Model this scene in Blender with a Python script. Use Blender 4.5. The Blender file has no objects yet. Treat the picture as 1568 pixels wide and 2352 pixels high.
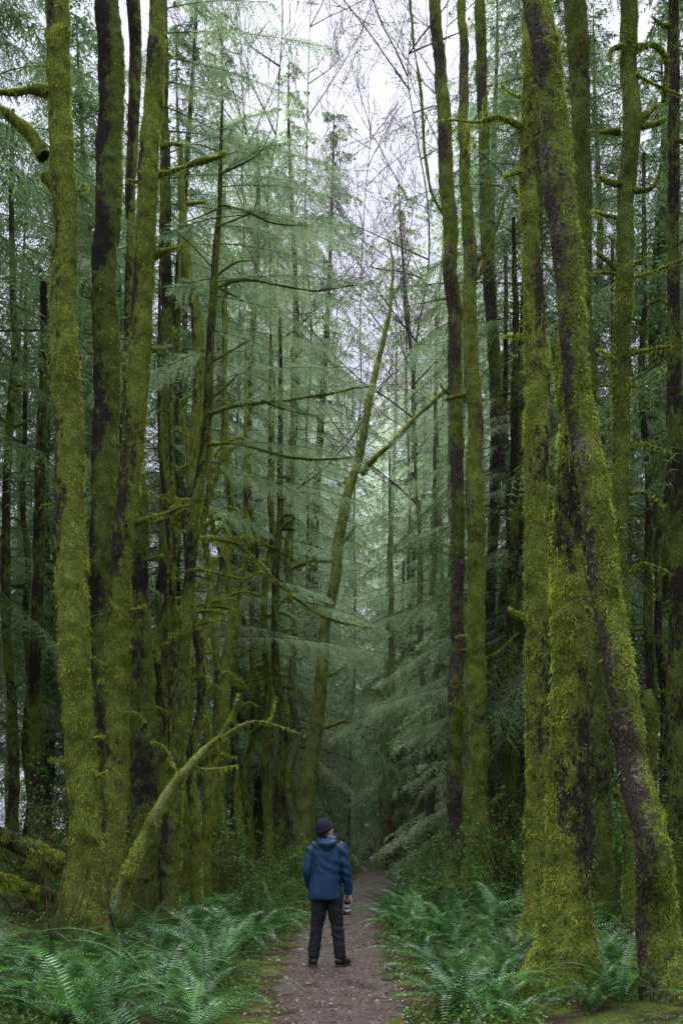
import bpy, bmesh, math, random
import numpy as np
from mathutils import Vector, Matrix, Euler

C = bpy.context.scene.collection
F_ = 996.0; HY = 828.0; CH = 1.65; K = 682/1568.0
PI = math.pi

def W(X, Y, d):
    return np.array([(X*K-341)/F_*d, d, CH-(Y*K-HY)/F_*d])

# ---------------------------------------------------------------- noise
def _h(ix, iy, iz, s):
    v = np.sin(ix*127.1+iy*311.7+iz*74.7+s*19.19)*43758.5453
    return v-np.floor(v)
def vn(P, s=0.0):
    P = np.asarray(P, float); i = np.floor(P); f = P-i; f = f*f*(3-2*f)
    x, y, z = i[..., 0], i[..., 1], i[..., 2]; fx, fy, fz = f[..., 0], f[..., 1], f[..., 2]
    r = 0
    for a in (0, 1):
        for b in (0, 1):
            for c in (0, 1):
                w = (fx if a else 1-fx)*(fy if b else 1-fy)*(fz if c else 1-fz)
                r = r+w*_h(x+a, y+b, z+c, s)
    return r*2-1
def fbm(P, s=0.0, o=3):
    P = np.asarray(P, float); r = 0; a = 1.0; t = 0
    for k in range(o):
        r = r+a*vn(P*(2**k), s+k*3.3); t += a; a *= .5
    return r/t

# ---------------------------------------------------------------- path and ground
PD = np.array([3, 8.4, 11.7, 15, 19, 27, 38, 50, 65, 80, 95])
PL = np.array([-.60, -.60, -.76, -.66, -.42, .12, .66, 1.15, .75, -3.0, -9])
PR = np.array([.48, .52, .58, .60, .72, 1.45, 2.5, 3.1, 2.8, -.9, -6.5])
def pe(y): return np.interp(y, PD, PL), np.interp(y, PD, PR)
def gh(x, y):
    x = np.asarray(x, float); y = np.asarray(y, float)
    l, r = pe(y)
    dd = np.maximum(l-x, x-r)
    t = np.clip((dd-.30)/2.5, 0, 1); t = t*t*(3-2*t)
    P = np.stack([x*.45, y*.45, x*0+1.5], -1)
    P2 = np.stack([x*1.9, y*1.9, x*0+4.5], -1)
    far = np.clip((dd-6)/25, 0, 1)
    return t*(.16+.22*vn(P, 2)+.06*vn(P2, 3))+far*1.2

# ---------------------------------------------------------------- object helpers
def tag(o, label=None, cat=None, group=None, kind=None):
    if label: o['label'] = label
    if cat: o['category'] = cat
    if group: o['group'] = group
    if kind: o['kind'] = kind
    return o
def empty(name, loc, rz=0):
    o = bpy.data.objects.new(name, None); o.empty_display_size = .2
    C.objects.link(o); o.location = loc; o.rotation_euler = (0, 0, rz); return o
def meshobj(name, V, Fs, mats, parent=None, smooth=True, midx=None, attr=None, off=None):
    V = np.asarray(V, float)
    if off is not None: V = V-np.asarray(off)
    me = bpy.data.meshes.new(name)
    if not isinstance(Fs, list): Fs = [Fs]
    Fs = [np.asarray(f, int) for f in Fs]
    me.vertices.add(len(V)); me.vertices.foreach_set('co', V.astype(np.float32).ravel())
    nl = sum(f.size for f in Fs); npoly = sum(len(f) for f in Fs)
    me.loops.add(nl); me.loops.foreach_set('vertex_index', np.concatenate([f.ravel() for f in Fs]).astype(np.int32))
    me.polygons.add(npoly)
    starts = []; mi = []; s = 0
    for k, f in enumerate(Fs):
        starts.append(s+np.arange(len(f))*f.shape[1])
        s += f.size; mi.append(np.full(len(f), (midx[k] if midx else k)))
    me.polygons.foreach_set('loop_start', np.concatenate(starts).astype(np.int32))
    if not isinstance(mats, (list, tuple)): mats = [mats]
    for m in mats: me.materials.append(m)
    me.update(calc_edges=True)
    me.polygons.foreach_set('material_index', np.concatenate(mi).astype(np.int32))
    me.polygons.foreach_set('use_smooth', np.full(npoly, smooth))
    if attr is not None:
        a = me.attributes.new('moss', 'FLOAT', 'POINT'); a.data.foreach_set('value', np.asarray(attr, np.float32))
    me.validate()
    o = bpy.data.objects.new(name, me); C.objects.link(o)
    if parent: o.parent = parent
    return o
def copy_tree(o, parent=None):
    c = o.copy(); C.objects.link(c)
    if parent: c.parent = parent
    for ch in list(o.children): copy_tree(ch, c)
    return c
def norm(v): return v/(np.linalg.norm(v, axis=-1, keepdims=True)+1e-9)

# ---------------------------------------------------------------- materials
def mat(name):
    m = bpy.data.materials.new(name); m.use_nodes = True
    nt = m.node_tree; nt.nodes.clear(); out = nt.nodes.new('ShaderNodeOutputMaterial')
    return m, nt, out
def noise(nt, vec, scale, detail=4, rough=.6):
    n = nt.nodes.new('ShaderNodeTexNoise'); n.inputs['Scale'].default_value = scale
    n.inputs['Detail'].default_value = detail; n.inputs['Roughness'].default_value = rough
    nt.links.new(vec, n.inputs['Vector']); return n.outputs['Fac']
def ramp(nt, fac, stops):
    r = nt.nodes.new('ShaderNodeValToRGB'); e = r.color_ramp.elements
    while len(e) < len(stops): e.new(.5)
    for k, (p, c) in enumerate(stops):
        e[k].position = p; e[k].color = (*c, 1) if len(c) == 3 else c
    nt.links.new(fac, r.inputs['Fac']); return r.outputs['Color']
def mix(nt, fac, a, b, mode='MIX'):
    m = nt.nodes.new('ShaderNodeMix'); m.data_type = 'RGBA'; m.blend_type = mode
    for s, v in ((0, fac), (6, a), (7, b)):
        if isinstance(v, (int, float)): m.inputs[s].default_value = v
        elif isinstance(v, tuple): m.inputs[s].default_value = (*v, 1)
        else: nt.links.new(v, m.inputs[s])
    return m.outputs[2]
def math_(nt, op, a, b=0.0, clamp=False):
    m = nt.nodes.new('ShaderNodeMath'); m.operation = op; m.use_clamp = clamp
    for s, v in ((0, a), (1, b)):
        if isinstance(v, (int, float)): m.inputs[s].default_value = v
        else: nt.links.new(v, m.inputs[s])
    return m.outputs[0]
def pos(nt): return nt.nodes.new('ShaderNodeNewGeometry').outputs['Position']
def objc(nt): return nt.nodes.new('ShaderNodeTexCoord').outputs['Object']
def orand(nt): return nt.nodes.new('ShaderNodeObjectInfo').outputs['Random']
def principled(nt, out, col, rough=.9, spec=.2, bump=None, bstr=.5, bdist=.02):
    b = nt.nodes.new('ShaderNodeBsdfPrincipled')
    if isinstance(col, tuple): b.inputs['Base Color'].default_value = (*col, 1)
    else: nt.links.new(col, b.inputs['Base Color'])
    if isinstance(rough, (int, float)): b.inputs['Roughness'].default_value = rough
    else: nt.links.new(rough, b.inputs['Roughness'])
    b.inputs['Specular IOR Level'].default_value = spec
    if bump is not None:
        bp = nt.nodes.new('ShaderNodeBump'); bp.inputs['Strength'].default_value = bstr; bp.inputs['Distance'].default_value = bdist
        nt.links.new(bump, bp.inputs['Height']); nt.links.new(bp.outputs[0], b.inputs['Normal'])
    nt.links.new(b.outputs[0], out.inputs[0]); return b

def bark_mat(name, bark1, bark2, moss1, moss2, lichen=.0):
    m, nt, out = mat(name); p = pos(nt)
    a = nt.nodes.new('ShaderNodeAttribute'); a.attribute_name = 'moss'
    mp = nt.nodes.new('ShaderNodeMapping'); mp.inputs['Scale'].default_value = (1, 1, .5); nt.links.new(p, mp.inputs[0])
    n1 = noise(nt, mp.outputs[0], 13, 6, .75); n2 = noise(nt, p, 45, 4, .7); n3 = noise(nt, p, 4.5, 5, .65)
    bark = ramp(nt, n2, [(.3, bark1), (.7, bark2)])
    if lichen > 0:
        n4 = noise(nt, p, 26, 4, .6); n5 = noise(nt, p, 2.2, 2)
        lf = ramp(nt, math_(nt, 'ADD', n4, math_(nt, 'MULTIPLY', math_(nt, 'SUBTRACT', n5, .5), .5)), [(.60, (0, 0, 0)), (.68, (lichen, lichen, lichen))])
        bark = mix(nt, lf, bark, (.24, .23, .21))
    mc = ramp(nt, n2, [(.3, moss1), (.66, moss2)])
    mc = mix(nt, ramp(nt, n3, [(.42, (0, 0, 0)), (.62, (.8, .8, .8))]), mc, tuple(x*.26 for x in moss2))
    f = math_(nt, 'ADD', a.outputs['Fac'], math_(nt, 'MULTIPLY', math_(nt, 'SUBTRACT', n1, .5), 2.0))
    f = ramp(nt, f, [(.28, (0, 0, 0)), (.54, (1, 1, 1))])
    col = mix(nt, f, bark, mc)
    h = math_(nt, 'ADD', n1, math_(nt, 'MULTIPLY', n2, .7))
    principled(nt, out, col, .95, .1, h, 1.0, .06)
    return m
def leaf_mat(name, c1, c2, tr=.3, sc=.7, gloss=0.0, rv=.5, sc2=14):
    m, nt, out = mat(name); p = pos(nt)
    n = noise(nt, p, sc, 3); nb = noise(nt, p, sc2, 2)
    f = math_(nt, 'ADD', math_(nt, 'MULTIPLY', n, .55), math_(nt, 'MULTIPLY', nb, .45))
    c = ramp(nt, f, [(.38, c1), (.62, c2)])
    v = math_(nt, 'ADD', math_(nt, 'MULTIPLY', orand(nt), rv), 1-rv/2)
    cc = nt.nodes.new('ShaderNodeVectorMath'); cc.operation = 'SCALE'
    nt.links.new(c, cc.inputs[0]); nt.links.new(v, cc.inputs['Scale'])
    d = nt.nodes.new('ShaderNodeBsdfDiffuse'); t = nt.nodes.new('ShaderNodeBsdfTranslucent')
    nt.links.new(cc.outputs[0], d.inputs[0]); nt.links.new(cc.outputs[0], t.inputs[0])
    mx = nt.nodes.new('ShaderNodeMixShader'); mx.inputs[0].default_value = tr
    nt.links.new(d.outputs[0], mx.inputs[1]); nt.links.new(t.outputs[0], mx.inputs[2]); res = mx.outputs[0]
    if gloss:
        g = nt.nodes.new('ShaderNodeBsdfGlossy'); g.inputs['Roughness'].default_value = .26; g.inputs[0].default_value = (.8, .92, .88, 1)
        m2 = nt.nodes.new('ShaderNodeMixShader'); m2.inputs[0].default_value = gloss
        nt.links.new(res, m2.inputs[1]); nt.links.new(g.outputs[0], m2.inputs[2]); res = m2.outputs[0]
    nt.links.new(res, out.inputs[0]); return m
def flat_mat(name, c1, c2, rough=.8, spec=.3, sc=20, bstr=.3, bd=.01):
    m, nt, out = mat(name); p = objc(nt); n = noise(nt, p, sc, 4)
    principled(nt, out, ramp(nt, n, [(.3, c1), (.7, c2)]), rough, spec, n, bstr, bd); return m

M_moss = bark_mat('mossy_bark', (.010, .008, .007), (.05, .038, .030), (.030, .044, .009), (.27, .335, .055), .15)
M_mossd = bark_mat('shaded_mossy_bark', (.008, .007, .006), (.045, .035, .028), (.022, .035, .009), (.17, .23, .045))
M_lich = bark_mat('lichen_spotted_bark', (.011, .009, .008), (.10, .078, .066), (.028, .042, .009), (.25, .32, .055), .75)
M_pale = bark_mat('pale_mossy_bark', (.04, .034, .027), (.15, .125, .095), (.10, .125, .035), (.42, .47, .14), .3)
M_hazebark = bark_mat('haze_tinted_mossy_bark', (.05, .045, .04), (.15, .13, .11), (.08, .12, .045), (.30, .37, .13))  # paler bark and moss: distance haze put into the colour
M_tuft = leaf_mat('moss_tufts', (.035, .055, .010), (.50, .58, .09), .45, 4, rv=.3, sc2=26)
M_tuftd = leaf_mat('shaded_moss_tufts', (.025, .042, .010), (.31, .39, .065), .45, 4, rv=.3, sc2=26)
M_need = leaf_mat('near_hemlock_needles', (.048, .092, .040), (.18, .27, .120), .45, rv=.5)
M_needm = leaf_mat('half_hazed_hemlock_needles', (.14, .22, .125), (.37, .47, .275), .5, rv=.5)  # halfway palette: some distance haze put into the needle colour
M_hazeneed = leaf_mat('haze_tinted_hemlock_needles', (.34, .45, .31), (.60, .71, .51), .5, rv=.45)  # mist and glow of the far trees put into the needle colour
M_sap = leaf_mat('sapling_needles', (.09, .16, .08), (.31, .42, .24), .5, rv=.2)
M_twig = flat_mat('bare_twig_bark', (.035, .026, .026), (.09, .07, .07), .9, .1, 6)
M_hazetwig = flat_mat('haze_tinted_twig_bark', (.15, .115, .12), (.30, .245, .255), .9, .1, 6)  # twigs lightened so that haze sits in their colour
M_twigr = flat_mat('brown_shrub_twig', (.03, .018, .012), (.085, .052, .036), .9, .1, 6)
M_fern = leaf_mat('sword_fern_leaf', (.008, .036, .009), (.080, .20, .045), .28, 2.2, .045, rv=1.0)
M_leaf = leaf_mat('understory_leaf', (.018, .052, .010), (.13, .25, .045), .4, 3, .02)
M_litter = leaf_mat('fallen_leaf', (.035, .015, .012), (.33, .21, .17), .1, 11, .03)

# ---------------------------------------------------------------- tubes and blades
def catmull(P, n):
    P = np.asarray(P, float); m = len(P)
    if m == 2: return P[0]+(P[1]-P[0])*np.linspace(0, 1, n)[:, None]
    E = np.vstack([2*P[0]-P[1], P, 2*P[-1]-P[-2]])
    t = np.linspace(0, m-1, n); i = np.minimum(t.astype(int), m-2); f = (t-i)[:, None]
    p0, p1, p2, p3 = E[i], E[i+1], E[i+2], E[i+3]
    return .5*((2*p1)+(-p0+p2)*f+(2*p0-5*p1+4*p2-p3)*f*f+(-p0+3*p1-3*p2+p3)*f**3)
def frames(Cn):
    T = norm(np.gradient(Cn, axis=0)); ref = np.array([0, 1., 0]) if abs(T[0][1]) < .8 else np.array([1., 0, 0])
    A = norm(np.cross(T, ref)); B = np.cross(T, A); return T, A, B
def tube(Cn, R, seg):
    T, A, B = frames(Cn); th = np.arange(seg)/seg*2*PI
    Nn = A[:, None, :]*np.cos(th)[None, :, None]+B[:, None, :]*np.sin(th)[None, :, None]
    V = Cn[:, None, :]+Nn*R[:, None, None]
    n = len(Cn); i = np.arange(n-1)[:, None]*seg; j = np.arange(seg)[None, :]; j2 = (j+1) % seg
    Fq = np.stack([i+j, i+j2, i+seg+j2, i+seg+j], -1).reshape(-1, 4)
    return V.reshape(-1, 3), Nn.reshape(-1, 3), Fq, th
def blades(P, D, Wd, L, w):
    n = len(P); L = np.broadcast_to(L, (n,))[:, None]; w = np.broadcast_to(w, (n,))[:, None]
    V = np.stack([P-Wd*w/2, P+Wd*w/2, P+D*L], 1).reshape(-1, 3)
    return V, np.arange(3*n).reshape(-1, 3)
def diamonds(P, D, Wd, L, w, m=.4):
    n = len(P); L = np.broadcast_to(L, (n,))[:, None]; w = np.broadcast_to(w, (n,))[:, None]
    V = np.stack([P, P+D*L*m+Wd*w/2, P+D*L, P+D*L*m-Wd*w/2], 1).reshape(-1, 3)
    return V, np.arange(4*n).reshape(-1, 4)
def prisms(P0, P1, r0, r1):
    T = norm(P1-P0); ref = np.tile([[.3, .8, .52]], (len(T), 1)); A = norm(np.cross(T, ref)); B = np.cross(T, A)
    V = []
    for Pn, r in ((P0, r0), (P1, r1)):
        for a in (0, 2*PI/3, 4*PI/3): V.append(Pn+(A*math.cos(a)+B*math.sin(a))*np.asarray(r)[:, None])
    V = np.stack(V, 1).reshape(-1, 3); b = np.arange(len(T))[:, None]*6
    Fq = np.concatenate([b+np.array([[j, (j+1) % 3, 3+(j+1) % 3, 3+j]]) for j in range(3)])
    return V, Fq
class Acc:
    def __init__(s): s.V = []; s.F = {}; s.n = 0
    def add(s, V, F, m=0):
        s.V.append(V); s.F.setdefault((m, F.shape[1]), []).append(F+s.n); s.n += len(V)
    def obj(s, name, mats, parent=None, smooth=True, off=None, attr=None):
        ks = sorted(s.F); V = np.concatenate(s.V)
        if attr is not None: attr = np.concatenate([attr, np.ones(len(V)-len(attr))])
        return meshobj(name, V, [np.concatenate(s.F[k]) for k in ks], mats, parent, smooth, [k[0] for k in ks], attr, off)

def add_tufts(acc, V, Nn, n, ln, wd, r, m=0, down=.6, prob=None):
    idx = r.choice(len(V), n, p=prob); P = V[idx]+r.normal(0, .012, (n, 3)); Nv = Nn[idx]
    D = norm(Nv*.8+np.array([0, 0, -down])+r.normal(0, .35, (n, 3)))
    Wd = norm(np.cross(D, r.normal(0, 1, (n, 3))))
    v, f = blades(P-Nv*.008, D, Wd, r.uniform(.4, 1.2, n)*ln, wd*r.uniform(.6, 1.3, n)); acc.add(v, f, m)

def make_trunk(parent, off, Cn, R, seg, material, tuftm, moss=.5, ntuft=8000, seed=0, side=(0, 0), flare=.55, base_z=0, tl=.045):
    r = np.random.default_rng(seed)
    V0, Nn, Fq, th = tube(Cn, R, seg); n = len(Cn)
    Rg = np.repeat(R, seg); z = V0[:, 2]-base_z; tt = np.tile(th, n)
    lob = 1+.5*np.cos(tt*3+seed)+.35*np.cos(tt*5+2*seed)
    fl = flare*np.exp(-np.clip(z, 0, 99)/.32)*lob*.6+.16*np.exp(-np.clip(z, 0, 99)/1.1)*(flare > 0)
    lump = .08*vn(V0*np.array([2.2, 2.2, 1.1]), seed)+.08*vn(V0*6.5, seed+5)+.06*vn(V0*15, seed+6)
    mo = fbm(V0*np.array([2.4, 2.4, 1.3]), seed+9, 4)*.7+moss+.10+.28*(Nn[:, 0]*side[0]+Nn[:, 1]*side[1])+.26*np.exp(-np.clip(z, 0, 99)/1.4)
    mo = np.clip(mo, 0, 1)
    sc = np.clip(Rg/.15, .1, 1.2)
    cush = (.018*np.clip(vn(V0*11, seed+3)+.1, 0, 1)+.05*np.clip(vn(V0*np.array([3.2, 3.2, 2.4]), seed+4)-.35, 0, 1))*mo*sc
    V = V0+Nn*(Rg*(lump+fl)+cush)[:, None]
    a = Acc(); a.add(V, Fq, 0)
    if ntuft:
        w = np.clip(mo-.35, 0.02, 1)*Rg*np.clip(vn(V0*9, seed+8)+.4, .03, 2); w /= w.sum()
        add_tufts(a, V, Nn, ntuft, tl, .010, r, 1, .7, w)
        add_tufts(a, V, Nn, int(ntuft*.14), tl*2.3, .010, r, 1, 2.0, w)
    return a.obj('trunk', [material, tuftm], parent, True, off, mo)

def twig_segments(o, d, L, r0, levels, nb, r, spread=.8, up=.12, out=None, jit=.16):
    if out is None: out = []
    nseg = 5 if levels > 1 else 3
    p = np.array(o, float); d = norm(np.array(d, float)); pts = [p]
    for i in range(nseg):
        d = norm(d+r.normal(0, jit, 3)+np.array([0, 0, up])); q = p+d*L/nseg
        a0 = r0*(1-i/nseg*.7); a1 = r0*(1-(i+1)/nseg*.7)
        out.append((p, q, a0, a1)); p = q; pts.append((p, d))
    if levels > 0:
        for k in range(nb):
            t = r.integers(1, nseg+1); pp, dd = pts[t]
            nd = norm(dd+r.normal(0, spread, 3)); twig_segments(pp, nd, L*r.uniform(.4, .68), r0*.42*(1-.4*t/nseg)+.0012, levels-1, nb, r, spread, up, out, jit)
    return out
def segs_acc(acc, segs, m=0, rmin=0):
    if not segs: return
    P0 = np.array([s[0] for s in segs]); P1 = np.array([s[1] for s in segs])
    v, f = prisms(P0, P1, np.maximum(np.array([s[2] for s in segs]), rmin), np.maximum(np.array([s[3] for s in segs]), rmin)); acc.add(v, f, m)

# ---------------------------------------------------------------- conifer sprays
def spray(acc, axis, tlen, step, Ks, nl, nw, r, droop=.3, m=0, s0=.12, wood=1, wr=.012):
    seg = np.linalg.norm(np.diff(axis, axis=0), axis=1); cum = np.concatenate([[0], np.cumsum(seg)]); Lt = cum[-1]
    n = max(4, int(Lt*(1-s0)/step)); s = np.linspace(s0, 1, n)+r.uniform(-.5, .5, n)*step/Lt*.6; s = np.clip(s, 0, 1)
    P = np.stack([np.interp(s*Lt, cum, axis[:, k]) for k in range(3)], -1)
    T = norm(np.gradient(P, axis=0)+1e-6); S = norm(np.cross(T, np.array([0, 0, 1.])))
    P = np.repeat(P, 2, 0); T = np.repeat(T, 2, 0); S = np.repeat(S, 2, 0); s2 = np.repeat(s, 2)
    sg = np.tile([1., -1.], n)[:, None]
    D = norm(T*.6+S*sg*.8+np.array([0, 0, -droop])+r.normal(0, .18, (2*n, 3)))
    tl = tlen*(np.clip(s2*4, .3, 1)*np.clip(1-s2, 0, 1)**.55+.14)*r.uniform(.45, 1.15, 2*n)
    u = (np.arange(Ks)+.5)/Ks
    Q = P[:, None, :]+D[:, None, :]*(tl[:, None]*u)[..., None]; Q[..., 2] -= droop*.6*tl[:, None]*u*u
    Q = Q.reshape(-1, 3); Dq = np.repeat(D, Ks, 0); tq = np.repeat(tl, Ks); uq = np.tile(u, 2*n)
    Pp = norm(np.cross(Dq, np.array([0, 0, 1.])))
    for sd in (1, -1):
        dd = norm(Dq*.65+Pp*sd*.75+r.normal(0, .22, Dq.shape)+np.array([0, 0, -droop*.4]))
        v, f = blades(Q, dd, Dq, nl*(1.15-.75*uq)*np.clip(tq/tlen*2, .5, 1.1)*r.uniform(.7, 1.2, len(Q)), nw); acc.add(v, f, m)
    v, f = blades(P, D, norm(np.cross(D, [0, 0, 1.])), tl*1.08, .008+nw*.25); acc.add(v, f, m)
    if wood is not None:
        k = len(axis); rr = np.linspace(wr, wr*.25, k)
        v, f = prisms(axis[:-1], axis[1:], rr[:-1], rr[1:]); acc.add(v, f, wood)

def conifer_src(seed, H, Rm, z0, nb, needle, step=.17, Ks=6, nl=.22, nw=.045, up=.25, dead=14, ex=.6, tr=.0085, drp=.34):
    r = np.random.default_rng(seed); root = empty('hemlock_tree', (0, 0, 0))
    n = 60; zz = np.linspace(-.3, H, n)
    Cn = np.stack([.16*np.sin(zz*.35+seed)-.16*math.sin(seed), .16*np.cos(zz*.3+seed)-.16*math.cos(seed), zz], -1)
    R = tr*H*(1-zz.clip(0)/H)**.8+.01
    make_trunk(root, (0, 0, 0), Cn, R, 10, M_mossd, M_tuftd, .42, 0, seed)
    a = Acc()
    for i in range(nb):
        t = (i+r.uniform()*3)/nb
        if t > 1: continue
        z = z0+(H-z0)*t; az = i*2.4+r.uniform(-.5, .5)
        dens = float(vn(np.array([[math.cos(az)*1.3, math.sin(az)*1.3, z*.45]]), seed+2)[0])
        if dens < -.45: continue
        L = Rm*((1-t)**ex)*r.uniform(.45, 1.15)*(1+.4*dens)*(min(1, .6+t*3))+.2
        e = up*(t*1.3-.35)+r.uniform(-.26, .20); h = np.array([math.cos(az), math.sin(az), 0.])
        s = np.linspace(0, 1, 7)[:, None]; x = np.interp(z, zz, Cn[:, 0]); y = np.interp(z, zz, Cn[:, 1])
        side = np.array([-h[1], h[0], 0])*r.uniform(-.3, .3)
        ax = np.array([x, y, z])+h*L*s+side*L*s*s+np.array([0, 0, 1.])*(L*e*s-L*drp*r.uniform(.4, 1.7)*s**2)
        spray(a, ax, L*.34+.12, step, Ks, nl, nw, r, .42, 0, .10, 1, .006+.004*L)
    segs = []
    for i in range(dead):
        z = r.uniform(.8, z0+2); az = r.uniform(0, 6.28)
        twig_segments((0, 0, z), (math.cos(az), math.sin(az), -.1), r.uniform(.6, 1.8), .014, 1, 4, r, .5, -.04, segs)
    segs_acc(a, segs, 1)
    a.obj('crown', [needle, M_twig], root, False)
    return root

# ================================================================= SETTING
def axis_vals(lim, fine, f0, f1):
    v = [0.]
    while v[-1] < lim: v.append(v[-1]+fine+max(0, v[-1]-f0)*f1)
    return np.array(v)
gx = axis_vals(300, .16, 5, .09); gx = np.concatenate([-gx[:0:-1], gx])
gy = axis_vals(300, .18, 22, .06)-6; gy = np.concatenate([[-120, -60, -30, -15], gy])
GX, GY = np.meshgrid(gx, gy); GZ = gh(GX, GY)
V = np.stack([GX, GY, GZ], -1).reshape(-1, 3); nx = len(gx); ny = len(gy)
i = np.arange(ny-1)[:, None]*nx; j = np.arange(nx-1)[None, :]
Fq = np.stack([i+j, i+j+1, i+nx+j+1, i+nx+j], -1).reshape(-1, 4)
m, nt, out = mat('forest_floor'); p = pos(nt)
n1 = noise(nt, p, 1.6, 6, .7); n2 = noise(nt, p, 30, 5, .7)
col = mix(nt, ramp(nt, n1, [(.44, (0, 0, 0)), (.58, (1, 1, 1))]), ramp(nt, n2, [(.3, (.010, .007, .005)), (.7, (.05, .031, .023))]), ramp(nt, n2, [(.3, (.015, .028, .006)), (.7, (.11, .145, .025))]))
principled(nt, out, col, .95, .1, n2, .8, .04)
tag(meshobj('ground', V, Fq, m), kind='structure')
ys = np.concatenate([np.arange(2, 30, .08), np.arange(30, 92, .5)]); us = np.linspace(-1, 1, 19)
l, rr = pe(ys)
def wb(s): return .16*fbm(np.stack([ys*.8, ys*0+s, ys*0], -1), 1+s)+.20*fbm(np.stack([ys*3.5, ys*0+3, ys*0+s], -1), 2+s)
wob = wb(0); wob2 = wb(5)
c = (l+rr)/2; hw = (rr-l)/2
XX = c[:, None]+us[None, :]*(hw[:, None]+np.where(us[None, :] < 0, wob[:, None], wob2[:, None])+.02); YY = np.repeat(ys[:, None], 19, 1)
PP = np.stack([XX*1.5, YY*1.5, XX*0], -1)
ZZ = (.016+.012*vn(PP, 4))*np.clip((1-np.abs(us[None, :]))*3, 0, 1)-.008*(np.abs(us[None, :]) > .99)
V = np.stack([XX, YY, ZZ+.004], -1).reshape(-1, 3)
i = np.arange(len(ys)-1)[:, None]*19; j = np.arange(18)[None, :]
Fq = np.stack([i+j, i+j+1, i+19+j+1, i+19+j], -1).reshape(-1, 4)
m, nt, out = mat('wet_dirt_path'); p = pos(nt)
n1 = noise(nt, p, 2.6, 6, .7); n2 = noise(nt, p, 17, 8, .85); n3 = noise(nt, p, 95, 3)
col = ramp(nt, n2, [(.36, (.010, .005, .004)), (.49, (.052, .026, .022)), (.60, (.12, .068, .060)), (.70, (.34, .26, .25))])  # palest stop paints wet glints as light flecks in the dirt
col = mix(nt, ramp(nt, n1, [(.42, (0, 0, 0)), (.6, (.6, .6, .6))]), col, (.034, .015, .013))
ro = ramp(nt, n1, [(.43, (.12, .12, .12)), (.50, (.7, .7, .7))])
principled(nt, out, col, ro, .7, math_(nt, 'ADD', n2, math_(nt, 'MULTIPLY', n3, .5)), .9, .05)
tag(meshobj('path', V, Fq, m), kind='structure')

r = np.random.default_rng(3)
n = 7500; yy = 7+r.uniform(0, 1, n)**1.7*32; l, rr = pe(yy); xx = l-.25+(rr-l+.5)*r.uniform(0, 1, n)
P = np.stack([xx, yy, .026+gh(xx, yy)], -1); th = r.uniform(0, 6.28, n)
D = norm(np.stack([np.cos(th), np.sin(th), r.uniform(-.1, .6, n)], -1)); Wd = norm(np.cross(D, np.stack([r.normal(0, .4, n), r.normal(0, .4, n), np.ones(n)], -1)))
v, f = diamonds(P, D, Wd, r.uniform(.015, .05, n), r.uniform(.008, .026, n))
tag(meshobj('leaf_litter', v, f, M_litter, smooth=False), 'brown fallen leaves and bits scattered over the dirt path', 'leaf litter', kind='stuff')

a = Acc(); n = 100000
yy = 7+r.uniform(0, 1, n)**1.6*48; sd = r.choice([-1, 1], n); l, rr = pe(yy)
dist = -.12+r.uniform(0, 1, n)**1.6*(.9+yy*.33); xx = np.where(sd < 0, l-dist, rr+dist)
msk = vn(np.stack([xx*1.6, yy*1.6, xx*0], -1), 8) > -.3+.35*(dist < .02); xx, yy = xx[msk], yy[msk]; dist = dist[msk]; n = len(xx)
P = np.stack([xx, yy, gh(xx, yy)+r.uniform(0, .18, n)*np.clip(yy/9, .6, 4)*np.clip(dist*2+.2, .05, 1)], -1)
th = r.uniform(0, 6.28, n); D = norm(np.stack([np.cos(th), np.sin(th), r.uniform(-.2, .9, n)], -1)); Wd = norm(np.cross(D, r.normal(0, 1, (n, 3))))
v, f = diamonds(P, D, Wd, r.uniform(.02, .06, n), r.uniform(.012, .03, n)); a.add(v, f)
tag(a.obj('ground_cover', [M_leaf], None, False), 'low leafy green ground cover on both banks of the path', 'ground cover', kind='stuff')

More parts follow.
